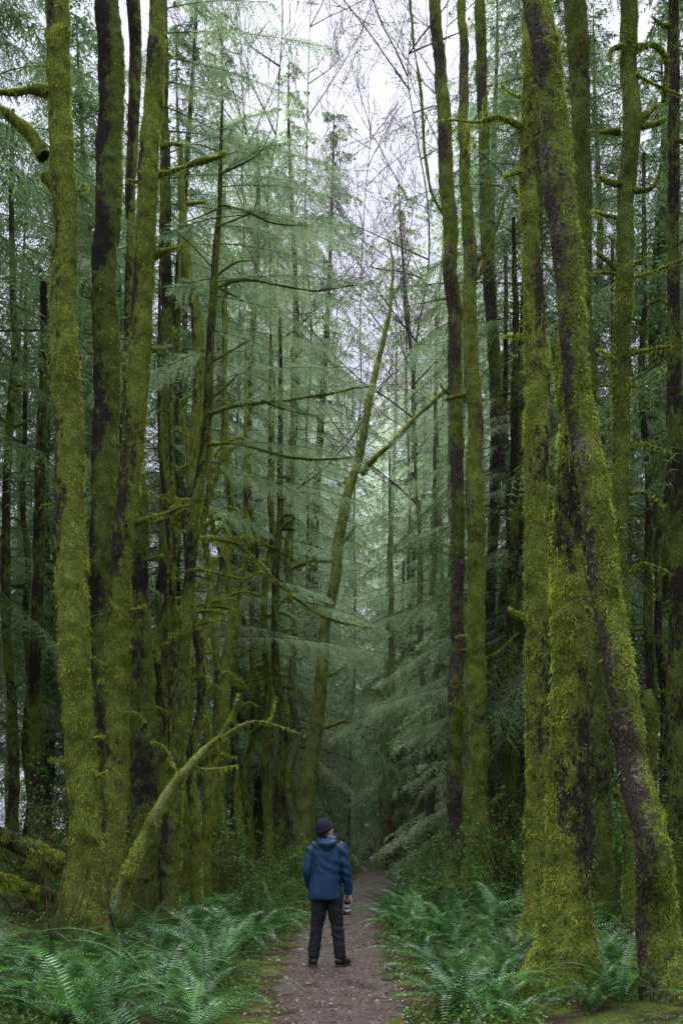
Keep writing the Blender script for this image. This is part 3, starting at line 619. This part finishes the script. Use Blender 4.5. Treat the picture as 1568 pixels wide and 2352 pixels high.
# ================================================================= FERNS
def frond_mesh(seed, e0, e1, L=1.0, n=34):
    r = np.random.default_rng(seed); k = 40; s = np.linspace(0, 1, k); ang = np.radians(e0+(e1-e0)*s**1.1)
    dy = np.cos(ang)*L/k; dz = np.sin(ang)*L/k; P = np.stack([.06*np.sin(s*3+seed)*s, np.cumsum(dy), np.cumsum(dz)], -1)
    T = norm(np.gradient(P, axis=0)); q = np.linspace(.07, .995, n); idx = q*(k-1)
    Pc = np.stack([np.interp(idx, np.arange(k), P[:, c]) for c in range(3)], -1); Tc = norm(np.stack([np.interp(idx, np.arange(k), T[:, c]) for c in range(3)], -1))
    up = norm(np.cross(np.array([1., 0, 0]), Tc)); a = Acc()
    ln = L*.105*(np.clip(q/.16, .35, 1)*(1-q)**.55+.03)
    for sd in (1, -1):
        D = norm(np.array([sd*1., 0, 0])+Tc*.28+up*(.10)+r.normal(0, .06, (n, 3))); v, f = diamonds(Pc, D, Tc, ln*r.uniform(.9, 1.08, n), .017*L*(1-q*.5), .25); a.add(v, f)
    v, f = prisms(P[:-1], P[1:], np.linspace(.0045, .001, k)[:-1], np.linspace(.0045, .001, k)[1:]); a.add(v, f)
    return a
FR = []
for k, (e0, e1) in enumerate([(75, -22), (66, -32), (54, -28), (82, 10), (42, -25), (68, -60)]):
    a = frond_mesh(k, e0, e1); o = a.obj('frond', [M_fern], None, False); FR.append(o.data); bpy.data.objects.remove(o)
def fern_near(x, y, sc, r, label, group):
    root = empty('sword_fern', (x, y, float(gh(x, y))-.02), r.uniform(0, 6.28)); nf = int(r.integers(12, 18))
    for k in range(nf):
        o = bpy.data.objects.new('frond', FR[int(r.choice(len(FR), p=[.22, .22, .20, .08, .14, .14]))]); C.objects.link(o); o.parent = root
        s = sc*r.uniform(.6, 1.15); o.scale = (s, s, s); o.rotation_euler = (r.uniform(-.2, .2), r.uniform(-.35, .35), k/nf*6.283+r.uniform(-.3, .3))
    tag(root, label, 'fern', group); return root
def fern_mesh(seed):
    r = np.random.default_rng(seed); a = Acc(); nf = 15
    for k in range(nf):
        e = [(72, -28), (62, -35), (50, -30), (80, 5), (66, -60)][k % 5]; f = frond_mesh(seed*50+k, e[0], e[1], r.uniform(.75, 1.1), 22)
        th = k/nf*6.283+r.uniform(-.3, .3); c, s = math.cos(th), math.sin(th); Rm = np.array([[c, -s, 0], [s, c, 0], [0, 0, 1]])
        V = np.concatenate(f.V)@Rm.T; base = a.n; a.V.append(V); a.n += len(V)
        for key, fs in f.F.items(): a.F.setdefault(key, []).append(np.concatenate(fs)+base)
    o = a.obj('sword_fern', [M_fern], None, False); me = o.data; bpy.data.objects.remove(o); return me
FM = [fern_mesh(s) for s in (1, 2, 3)]
def fern_far(x, y, sc, r, label, group):
    o = bpy.data.objects.new('sword_fern', FM[int(r.integers(0, 3))]); C.objects.link(o); o.location = (x, y, float(gh(x, y))-.02); o.scale = (sc, sc, sc*r.uniform(.8, 1.1)); o.rotation_euler = (0, 0, r.uniform(0, 6.28)); tag(o, label, 'fern', group)
r = np.random.default_rng(77)
cells = []
def scatter(n, y0, y1, side, dmin, dmax, mind):
    res = []; t = 0
    while len(res) < n and t < n*60:
        t += 1; y = r.uniform(y0, y1); l, rr = pe(y); dd = dmin+(dmax-dmin)*r.uniform()**1.2; x = (l-dd) if side < 0 else (rr+dd)
        if abs(x) > .36*y+.8: continue
        if all((x-a)**2+(y-b)**2 > mind**2 for a, b in cells): res.append((x, y)); cells.append((x, y))
    return res
for (x, y) in scatter(34, 7.4, 11.2, -1, .50, 3.6, .46): fern_near(x, y, r.uniform(.7, 1.35), r, 'large glossy sword fern in the bank at the bottom left', 'sword ferns at the bottom left')
for (x, y) in scatter(28, 11.2, 17.5, -1, .42, 2.6, .52): fern_near(x, y, r.uniform(.8, 1.4), r, 'sword fern at the foot of the left trunks, beside the standing person', 'sword ferns left of the person')
for (x, y) in scatter(26, 8.4, 12.8, 1, .40, 2.4, .42): fern_near(x, y, r.uniform(.65, 1.1), r, 'sword fern at the bottom right between path and flared mossy trunk', 'sword ferns at the bottom right')
for (x, y) in scatter(30, 12.8, 20, 1, .28, 2.8, .50): fern_near(x, y, r.uniform(.8, 1.35), r, 'sword fern on the right bank beyond the standing person', 'sword ferns on the right bank')
for (x, y) in scatter(66, 17.5, 45, -1, .25, 6, .75): fern_far(x, y, r.uniform(1., 1.6), r, 'distant sword fern along the left bank beyond the person', 'distant sword ferns on the left bank')
for (x, y) in scatter(80, 20, 55, 1, .2, 6, .7): fern_far(x, y, r.uniform(1., 1.6), r, 'distant sword fern along the right bank near the bend', 'distant sword ferns on the right bank')
for (X, Y, d, lab) in [(212,1048,11.3,'tiny fern sprouting from the brightest left trunk, halfway up'),(222,1428,11.2,'tiny fern on the brightest left trunk at lower height'),(226,1700,11.2,'small pale fern low on the brightest left trunk'),(205,640,11.3,'small fern high on the brightest left trunk'),(190,110,11.3,'leafy sprig at the top of the brightest left trunk'),(1216,210,12.3,'small bright fern high on the straight right trunk')]:
    p = W(X-26, Y, d); root = empty('trunk_fern', tuple(p))
    for k in range(5):
        o = bpy.data.objects.new('frond', FR[(k*2) % 6]); C.objects.link(o); o.parent = root; s = .26+.04*(k % 3); o.scale = (s, s, s); o.rotation_euler = (0, 0, -PI/2+(k-2)*.5)
    tag(root, lab, 'fern')

def shrub_src(seed, R, nleaf, lm, tm, name, L=.055):
    r = np.random.default_rng(seed); a = Acc(); segs = []
    for k in range(9):
        az = r.uniform(0, 6.28); twig_segments((r.normal(0, .08), r.normal(0, .08), 0), (math.cos(az)*.6, math.sin(az)*.6, 1), R*r.uniform(.8, 1.3), .009, 2, 4, r, .6, .02, segs)
    root = empty(name, (0, 0, 0)); segs_acc(a, segs); a.obj('stems', [tm], root)
    if nleaf:
        P1 = np.array([s[1] for s in segs if s[2] < .004]); idx = r.integers(0, len(P1), nleaf); P = P1[idx]+r.normal(0, .04, (nleaf, 3))
        D = norm(r.normal(0, 1, (nleaf, 3))+np.array([0, 0, -.2])); Wd = norm(np.cross(D, r.normal(0, .5, (nleaf, 3))+np.array([0, 0, 1.]))); b = Acc()
        v, f = diamonds(P, D, Wd, L*r.uniform(.6, 1.3, nleaf), L*.5); b.add(v, f); b.obj('leaves', [lm], root, False)
    return root
sh = shrub_src(1, 1.0, 3400, M_leaf, M_twigr, 'leafy_shrub'); first = True
for (X, d, sc, lab) in [(600,15.5,.6,'leafy green shrub just left of the person'),(645,20,.9,'bright leafy shrub beyond the person on the left bank'),(560,18,1.0,'leafy shrub among the slender trees left of the trail'),(480,20,1.2,'leafy shrub at the foot of the thin left trees'),(1000,24,.9,'leafy shrub at the foot of the mossy pair'),(1150,18,1.1,'leafy shrub between the pair and the straight right trunk'),(700,30,1.2,'small leafy shrub at the foot of the crooked tree'),(930,40,1.2,'leafy shrub on the right where the trail bends'),(1180,22,1.4,'tall leafy shrub behind the straight right trunk'),(60,17,1.4,'dark leafy shrub behind the far left trunks'),(1500,16,1.3,'dark leafy shrub near the right edge'),(1400,18,1.5,'leafy shrub in the dark gap left of the short snag'),(230,17.5,1.4,'leafy shrub in the dark between the left trunks'),(700,44,1.8,'bushy green mass left of the far end of the trail'),(1060,17,.8,'leafy shrub on the right bank in front of the mossy pair')]:
    o = sh if first else copy_tree(sh); first = False
    x = (X*K-341)/F_*d; o.location = (x, d, float(gh(x, d))); o.scale = (sc, sc, sc); o.rotation_euler = (0, 0, r.uniform(0, 6.28)); tag(o, lab, 'shrub')
bs = shrub_src(2, 1.5, 60, M_leaf, M_twigr, 'bare_shrub', .03); first = True
for (X, d, sc, lab) in [(150,10.6,.9,'bare brown shrub twigs in front of the brightest left trunk'),(560,17.5,.9,'bare brown shrub among the slender trees left of the trail'),(300,12.2,.8,'bare thin shrub beside the diagonal mossy limb'),(1160,18,1.1,'bare brown shrub right of the mossy pair')]:
    o = bs if first else copy_tree(bs); first = False
    x = (X*K-341)/F_*d; o.location = (x, d, float(gh(x, d))); o.scale = (sc, sc, sc); o.rotation_euler = (0, 0, r.uniform(0, 6.28)); tag(o, lab, 'shrub')
def log(label, p0, p1, d0, d1, w, seed, name='fallen_log'):
    A0 = W(*p0, d0); B0 = W(*p1, d1); Cn = A0+(B0-A0)*np.linspace(0, 1, 60)[:, None]; off = (A0+B0)/2; root = empty(name, tuple(off))
    R = np.full(60, w*K/F_*d0/2); R[0] = R[-1] = .01
    make_trunk(root, off, Cn, R, 20, M_mossd, M_tuft, .5, 6000, seed, (0, 0), 0, -50); tag(root, label, 'log')
log('dark mossy log lying across the far left bank', (-60,1895), (160,1995), 11.2, 11.9, 44, 91)
log('low mossy log under ferns at the left edge', (-40,2010), (150,2070), 11.0, 12.2, 28, 92)
M_rock = flat_mat('wet_stone', (.05, .045, .045), (.18, .17, .17), .5, .4, 12)
def rock(label, X, d, s, seed):
    bm = bmesh.new(); bmesh.ops.create_icosphere(bm, subdivisions=4, radius=1)
    V = np.array([v.co[:] for v in bm.verts]); V *= (1+.3*fbm(V*1.6, seed))[:, None]*np.array([1.3, 1, .55])*s
    for v, c in zip(bm.verts, V): v.co = c
    me = bpy.data.meshes.new('stone'); bm.to_mesh(me); bm.free(); me.materials.append(M_rock); o = bpy.data.objects.new('stone', me); C.objects.link(o)
    for p in me.polygons: p.use_smooth = True
    x = (X*K-341)/F_*d; o.location = (x, d, -.01+float(gh(x, d))); tag(o, label, 'stone')
rock('wet grey stone beside the path left of the person\'s boots', 690, 13.4, .08, 1); rock('small stone at the left path edge', 640, 12.4, .05, 2); rock('small stone on the path behind the person', 735, 9.6, .022, 3); rock('small stone on the right path edge', 905, 10.4, .035, 4)

# ================================================================= PERSON
M_skin = flat_mat('skin', (.42, .24, .17), (.50, .30, .22), .6, .3, 8, .05)
M_jack = flat_mat('blue_rain_jacket', (.002, .015, .046), (.008, .038, .098), .5, .3, 45, .3, .005)
M_lin = flat_mat('hood_lining', (.08, .15, .25), (.14, .22, .34), .7, .3, 30)
M_trou = flat_mat('dark_trousers', (.006, .007, .009), (.018, .020, .024), .85, .2, 30)
M_boot = flat_mat('black_boots', (.006, .006, .007), (.018, .017, .017), .6, .4, 30)
M_sole = flat_mat('boot_sole', (.02, .018, .016), (.05, .045, .04), .9, .1, 30)
M_bean = flat_mat('navy_beanie', (.010, .009, .017), (.028, .023, .038), .95, .1, 120, .6, .004)
M_hair = flat_mat('dark_hair', (.02, .013, .01), (.05, .03, .02), .7, .3, 80)
M_eye = flat_mat('eye_white', (.5, .5, .5), (.6, .6, .6), .3, .5)
M_lip = flat_mat('lips', (.25, .09, .08), (.3, .12, .1), .5, .4)
M_blk = flat_mat('black_camera_body', (.012, .012, .014), (.02, .02, .022), .4, .5, 60)
M_wht = flat_mat('pale_lens_barrel', (.40, .38, .41), (.5, .48, .51), .4, .5, 40)
M_pur = flat_mat('purple_lens_ring', (.05, .035, .16), (.08, .06, .22), .4, .5)
def bm_tube(bm, pts, rads, seg=18, mtx=None):
    pts = catmull(np.array(pts, float), max(12, len(pts)*5)); rads = np.array([x if isinstance(x, tuple) else (x, x) for x in rads], float)
    t = np.linspace(0, len(rads)-1, len(pts)); ra = np.interp(t, np.arange(len(rads)), rads[:, 0]); rb = np.interp(t, np.arange(len(rads)), rads[:, 1])
    T = norm(np.gradient(pts, axis=0)); rings = []
    ref = np.array([1., 0, 0]) if abs(T[:, 0]).mean() < .85 else np.array([0, 0, 1.])
    for k in range(len(pts)):
        B = np.cross(T[k], ref); B /= np.linalg.norm(B); A = np.cross(B, T[k]); ring = []
        for q in range(seg):
            th = q/seg*2*PI; c = Vector(pts[k]+A*ra[k]*math.cos(th)+B*rb[k]*math.sin(th)); ring.append(bm.verts.new(mtx@c if mtx else c))
        rings.append(ring)
    for a_, b_ in zip(rings, rings[1:]):
        for q in range(seg): bm.faces.new((a_[q], a_[(q+1) % seg], b_[(q+1) % seg], b_[q]))
    bm.faces.new(rings[0][::-1]); bm.faces.new(rings[-1])
def bm_ell(bm, c, rad, mtx=None):
    M_ = Matrix.Translation(c) @ Matrix.Diagonal((*rad, 1))
    if mtx: M_ = mtx @ M_
    bmesh.ops.create_uvsphere(bm, u_segments=20, v_segments=12, radius=1, matrix=M_)
def finish(bm, name, material, parent, voxel=None, smooth=4, fold=None):
    bmesh.ops.recalc_face_normals(bm, faces=bm.faces); me = bpy.data.meshes.new(name); bm.to_mesh(me); bm.free()
    if voxel:
        t = bpy.data.objects.new('tmp', me); C.objects.link(t); md = t.modifiers.new('r', 'REMESH'); md.mode = 'VOXEL'; md.voxel_size = voxel
        sm = t.modifiers.new('s', 'SMOOTH'); sm.iterations = smooth; sm.factor = .5
        bpy.context.view_layer.update(); dg = bpy.context.evaluated_depsgraph_get(); me2 = bpy.data.meshes.new_from_object(t.evaluated_get(dg)); bpy.data.objects.remove(t); me = me2; me.name = name
    if fold:
        V = np.array([v.co[:] for v in me.vertices]); Nn = np.array([v.normal[:] for v in me.vertices]); V = V+Nn*fold(V)[:, None]; me.vertices.foreach_set('co', V.ravel())
    me.materials.clear(); me.materials.append(material)
    for p in me.polygons: p.use_smooth = True
    me.update(); o = bpy.data.objects.new(name, me); C.objects.link(o); o.parent = parent; return o
pd = 11.75; px = (751*K-341)/F_*pd
person = empty('person', (px, pd, .02)); tag(person, 'person in blue hooded rain jacket and dark beanie standing on the path, looking up', 'person')
HM = Matrix.Translation((0, .0, 1.49)) @ Euler((0, 0, math.radians(-42))).to_matrix().to_4x4() @ Euler((math.radians(22), 0, 0)).to_matrix().to_4x4()
bm = bmesh.new()
bm_ell(bm, (0, .005, .145), (.077, .096, .105), HM); bm_ell(bm, (0, .045, .075), (.056, .060, .065), HM); bm_ell(bm, (0, .088, .03), (.025, .022, .022), HM)
bm_tube(bm, [(0, .095, .135), (0, .110, .112), (0, .122, .092), (0, .105, .082)], [.009, .012, .016, .010], 10, HM)
for s in (-1, 1): bm_ell(bm, (s*.080, -.002, .105), (.010, .020, .032), HM); bm_ell(bm, (s*.033, .088, .142), (.022, .014, .009), HM); bm_ell(bm, (s*.04, .07, .09), (.022, .025, .022), HM)
bm_tube(bm, [(0, -.02, -.10), (0, -.005, .0), (0, .0, .09)], [.062, .056, .055], 16, HM)
bm_tube(bm, [(0, 0, .88), (0, 0, 1.0), (0, 0, 1.2), (0, 0, 1.38), (0, 0, 1.45)], [(.15, .10), (.135, .09), (.15, .10), (.16, .095), (.07, .07)])
RA = [(.16, 0, 1.39), (.222, -.025, 1.13), (.245, .02, .885), (.254, .028, .85)]; LA = [(-.16, 0, 1.39), (-.222, -.03, 1.14), (-.20, .10, .94), (-.19, .12, .91)]
bm_tube(bm, RA, [.052, .040, .03, .028]); bm_tube(bm, LA, [.052, .040, .03, .028])
bm_tube(bm, [(.254, .028, .86), (.262, .032, .83), (.270, .034, .795)], [(.022, .030), (.018, .042), (.014, .040)], 14)
for k, (y, l) in enumerate([(.064, .95), (.043, 1.08), (.022, 1.02), (.002, .82)]):
    bm_tube(bm, [(.270, y, .80), (.285, y, .80-.028*l), (.284, y, .80-.055*l), (.266, y+.002, .80-.072*l), (.248, y+.003, .80-.070*l)], [.0095, .009, .0085, .008, .007], 10)
bm_tube(bm, [(.258, .055, .835), (.238, .068, .812), (.222, .068, .79), (.214, .060, .772)], [.012, .0105, .0095, .008], 10)
bm_tube(bm, [(-.19, .12, .915), (-.17, .15, .895), (-.15, .165, .885)], [(.022, .03), (.018, .038), (.015, .035)], 14)
for k in range(4): bm_tube(bm, [(-.15, .165+.002*k, .91-.018*k), (-.12, .175, .905-.018*k), (-.10, .165, .90-.018*k)], [.0095, .009, .0075], 10)
bm_tube(bm, [(-.18, .145, .92), (-.16, .16, .935), (-.135, .165, .94)], [.011, .010, .008], 10)
for s, kx, ax_ in ((-1, -.122, -.157), (1, .118, .155)):
    bm_tube(bm, [(s*.08, 0, .92), (kx, .012, .49), (ax_, -.01, .12), (ax_, -.01, .05)], [.085, .058, .042, .045])
finish(bm, 'body', M_skin, person, .0065, 2)
bm = bmesh.new()
for s in (-1, 1): bm_ell(bm, (s*.031, .092, .118), (.013, .009, .008), HM)
finish(bm, 'eyes', M_eye, person)
bm = bmesh.new(); bm_ell(bm, (0, .104, .055), (.022, .008, .006), HM); finish(bm, 'lips', M_lip, person)
bm = bmesh.new(); bm_ell(bm, (0, -.050, .085), (.066, .048, .055), HM); finish(bm, 'hair', M_hair, person, .008, 1)
bm = bmesh.new(); bmesh.ops.create_uvsphere(bm, u_segments=36, v_segments=24, radius=1, matrix=Matrix.Diagonal((.090, .109, .120, 1)))
bmesh.ops.delete(bm, geom=[v for v in bm.verts if v.co.z < -.012+v.co.y*.12], context='VERTS')
bmesh.ops.transform(bm, matrix=HM@Matrix.Translation((0, .003, .145)), verts=bm.verts)
bn = finish(bm, 'beanie', M_bean, person)
bm = bmesh.new(); n1, n2 = 36, 10
rg = []
for q in range(n1):
    th = q/n1*2*PI; row = []
    for w in range(n2):
        ph = w/n2*2*PI; rr_ = 1+.10*math.cos(ph); y0 = .107*math.sin(th)*rr_; row.append(bm.verts.new(HM@Vector((.088*math.cos(th)*rr_, .003+y0, .145-.002+.12*y0+.026*math.sin(ph)))))
    rg.append(row)
for q in range(n1):
    for w in range(n2): bm.faces.new((rg[q][w], rg[(q+1) % n1][w], rg[(q+1) % n1][(w+1) % n2], rg[q][(w+1) % n2]))
finish(bm, 'brim', M_bean, bn)
bm = bmesh.new()
bm_tube(bm, [(-.028, .0, .79), (-.028, 0, .83), (-.02, 0, .95), (-.010, 0, 1.08), (0, 0, 1.22), (0, 0, 1.34), (0, -.01, 1.42), (0, -.01, 1.47), (0, -.005, 1.515)], [(.205, .145), (.206, .148), (.194, .142), (.182, .136), (.184, .136), (.184, .132), (.158, .112), (.100, .092), (.082, .085)], 30)
bm_tube(bm, [(.12, -.005, 1.42), (.172, -.01, 1.385), (.212, -.025, 1.25), (.232, -.03, 1.12), (.242, 0, .98), (.246, .025, .865)], [.066, .070, .064, .058, .053, .048], 20)
bm_tube(bm, [(-.12, -.005, 1.42), (-.172, -.01, 1.385), (-.210, -.03, 1.25), (-.226, -.035, 1.12), (-.216, .04, 1.0), (-.192, .11, .91)], [.066, .070, .064, .059, .054, .050], 20)
def fold(V):
    A = V*np.array([8, 8, 3.4]); dd = (V[:, 2]+V[:, 0]*.7)*1.0
    return .016*fbm(A, 3)+.009*np.sin(dd*42+5*vn(V*4, 2))*np.clip(vn(V*5, 7)+.3, 0, 1)-.003
jk = finish(bm, 'jacket', M_jack, person, .008, 2, fold)
bm = bmesh.new(); k = 22
ring = [(.095*math.sin(t), -.015-.086*math.cos(t), 1.505-.018*math.cos(t)) for t in np.linspace(-2.5, 2.5, k)]
bm_tube(bm, ring, [.017]+[.026]*(k-2)+[.017], 12)
bm_tube(bm, [(-.10, -.055, 1.475), (-.07, -.105, 1.445), (0, -.125, 1.425), (.07, -.105, 1.445), (.10, -.055, 1.475)], [(.025, .03), (.035, .045), (.04, .058), (.035, .045), (.025, .03)], 16)
bm_ell(bm, (0, -.115, 1.405), (.065, .035, .05))
finish(bm, 'hood', M_jack, jk, .008, 2, lambda V: .008*fbm(V*14, 2))
bm = bmesh.new(); bm_tube(bm, [(.083*math.sin(t), -.012-.070*math.cos(t), 1.529) for t in np.linspace(-1.9, 1.9, 14)], [.009]*14, 10); finish(bm, 'lining', M_lin, jk)
for s, pts in ((1, [(.246, .022, .868), (.2475, .027, .845)]), (-1, [(-.196, .10, .918), (-.186, .122, .9)])):
    bm = bmesh.new(); bm_tube(bm, pts, [.046, .040], 20); finish(bm, 'cuff', M_jack, jk)
bm = bmesh.new()
bm_ell(bm, (0, 0, .86), (.160, .125, .13))
for s, pts in ((-1, [(-.085, 0, .86), (-.098, .005, .68), (-.120, .012, .48), (-.140, 0, .30), (-.155, -.01, .15), (-.157, -.008, .10)]), (1, [(.085, 0, .86), (.097, .005, .68), (.116, .012, .48), (.138, 0, .30), (.152, -.01, .15), (.154, -.008, .10)])):
    bm_tube(bm, pts, [.102, .094, .077, .072, .070, .068], 22)
finish(bm, 'trousers', M_trou, person, .008, 2, lambda V: .010*fbm(V*np.array([8, 8, 14]), 4)+.005*np.sin(V[:, 2]*70+V[:, 0]*20)*np.clip(vn(V*6, 1), 0, 1))
for s, x, rot in ((-1, -.158, 10), (1, .155, -32)):
    Mt = Matrix.Translation((x, -.01, 0)) @ Matrix.Rotation(math.radians(rot), 4, 'Z')
    bm = bmesh.new(); bm_tube(bm, [(0, 0, .18), (0, 0, .12), (0, .0, .06)], [(.056, .058), (.052, .056), (.05, .06)], 18, Mt)
    bm_tube(bm, [(0, -.075, .05), (0, -.03, .06), (0, .06, .065), (0, .13, .052), (0, .18, .042), (0, .20, .038)], [(.034, .032), (.042, .044), (.046, .045), (.047, .036), (.040, .028), (.02, .015)], 18, Mt)
    b = finish(bm, 'boot', M_boot, person, .007, 2)
    bm = bmesh.new(); loop = [(-.03, -.08), (.03, -.08), (.04, -.04), (.036, .03), (.048, .11), (.044, .17), (.022, .205), (-.022, .205), (-.044, .17), (-.048, .11), (-.036, .03), (-.04, -.04)]
    lo = [bm.verts.new(Mt@Vector((a_*1.06, b_, -.012))) for a_, b_ in loop]; hi = [bm.verts.new(Mt@Vector((a_*1.06, b_, .022))) for a_, b_ in loop]
    bm.faces.new(lo[::-1]); bm.faces.new(hi)
    for q in range(12): bm.faces.new((lo[q], lo[(q+1) % 12], hi[(q+1) % 12], hi[q]))
    bmesh.ops.bevel(bm, geom=bm.edges[:], offset=.004, segments=2, affect='EDGES'); finish(bm, 'sole', M_sole, b)
cam_t = empty('camera', (px+.245, pd+.035, .02+.755)); tag(cam_t, 'black camera with a pale banded lens hanging from the person\'s right hand', 'camera')
bm = bmesh.new(); bmesh.ops.create_cube(bm, size=1, matrix=Matrix.Translation((0, 0, .005))@Matrix.Diagonal((.055, .135, .062, 1))); bmesh.ops.bevel(bm, geom=bm.edges[:], offset=.009, segments=3, affect='EDGES')
bmesh.ops.create_cube(bm, size=1, matrix=Matrix.Translation((-.030, 0, .0))@Matrix.Diagonal((.03, .05, .045, 1))); finish(bm, 'camera_body', M_blk, cam_t)
def ringpart(nm, prof, mt):
    bm = bmesh.new(); rs = []
    for (rad, z) in prof: rs.append([bm.verts.new((rad*math.cos(q/32*2*PI)-.008, rad*math.sin(q/32*2*PI), z)) for q in range(32)])
    for a_, b_ in zip(rs, rs[1:]):
        for q in range(32): bm.faces.new((a_[q], a_[(q+1) % 32], b_[(q+1) % 32], b_[q]))
    bm.faces.new(rs[0]); bm.faces.new(rs[-1][::-1]); finish(bm, nm, mt, cam_t)
ringpart('lens_barrel', [(.033, -.022), (.036, -.030), (.036, -.058), (.037, -.062)], M_wht)
ringpart('zoom_ring', [(.038, -.062), (.0395, -.065), (.0395, -.085), (.038, -.088)], M_pur)
ringpart('focus_ring', [(.0385, -.0885), (.040, -.092), (.040, -.108), (.039, -.110)], M_wht)
ringpart('lens_hood', [(.040, -.1105), (.043, -.115), (.045, -.150), (.043, -.152), (.036, -.135)], M_blk)

# ================================================================= LIGHT, SKY, CAMERA
w = bpy.data.worlds.new('World'); bpy.context.scene.world = w; w.use_nodes = True; nt = w.node_tree; nt.nodes.clear()
sky = nt.nodes.new('ShaderNodeTexSky'); sky.sky_type = 'NISHITA'; sky.sun_disc = False; sky.sun_elevation = math.radians(52); sky.sun_rotation = 0; sky.dust_density = 4; sky.air_density = 1
hs = nt.nodes.new('ShaderNodeHueSaturation'); hs.inputs['Saturation'].default_value = .3; hs.inputs['Value'].default_value = 1.2; nt.links.new(sky.outputs[0], hs.inputs['Color'])
tc = nt.nodes.new('ShaderNodeTexCoord'); nn = noise(nt, tc.outputs['Generated'], 3, 4)
sx = nt.nodes.new('ShaderNodeSeparateXYZ'); nt.links.new(tc.outputs['Generated'], sx.inputs[0])
# overcast: bright overhead, paler and dimmer toward the horizon
over = ramp(nt, sx.outputs[2], [(0, (.22, .23, .265)), (.5, (.235, .245, .305)), (.64, (.27, .285, .35)), (.80, (.98, .99, .97))])
sc_ = nt.nodes.new('ShaderNodeVectorMath'); sc_.operation = 'SCALE'; nt.links.new(over, sc_.inputs[0]); sc_.inputs['Scale'].default_value = 31
cl = mix(nt, .85, hs.outputs[0], sc_.outputs[0]); cl = mix(nt, 1., cl, ramp(nt, nn, [(.3, (.86, .88, .94)), (.7, (1, 1, 1))]), 'MULTIPLY')
bright = nt.nodes.new('ShaderNodeMapRange'); bright.inputs['From Min'].default_value = .66; bright.inputs['From Max'].default_value = .92; bright.inputs['To Min'].default_value = 1.0; bright.inputs['To Max'].default_value = 2.1; nt.links.new(sx.outputs[2], bright.inputs['Value'])
fin = nt.nodes.new('ShaderNodeVectorMath'); fin.operation = 'SCALE'; nt.links.new(cl, fin.inputs[0]); nt.links.new(bright.outputs[0], fin.inputs['Scale'])
bg = nt.nodes.new('ShaderNodeBackground'); bg.inputs['Strength'].default_value = .12; nt.links.new(fin.outputs[0], bg.inputs[0])
o = nt.nodes.new('ShaderNodeOutputWorld'); nt.links.new(bg.outputs[0], o.inputs[0])
ld = bpy.data.lights.new('sun', 'SUN'); ld.energy = 3.0; ld.angle = math.radians(20); ld.color = (1, .98, .92)
lo = bpy.data.objects.new('sun', ld); C.objects.link(lo); lo.rotation_euler = (math.radians(-38), 0, 0)
cd = bpy.data.cameras.new('viewpoint'); cd.sensor_fit = 'VERTICAL'; cd.sensor_height = 36; cd.lens = 35; cd.clip_end = 1000; cd.shift_y = (HY-512)/1024
co = bpy.data.objects.new('viewpoint', cd); C.objects.link(co); co.location = (0, 0, CH); co.rotation_euler = (PI/2, 0, 0)
bpy.context.scene.camera = co
bpy.context.scene.view_settings.view_transform = 'Standard'; bpy.context.scene.view_settings.look = 'None'
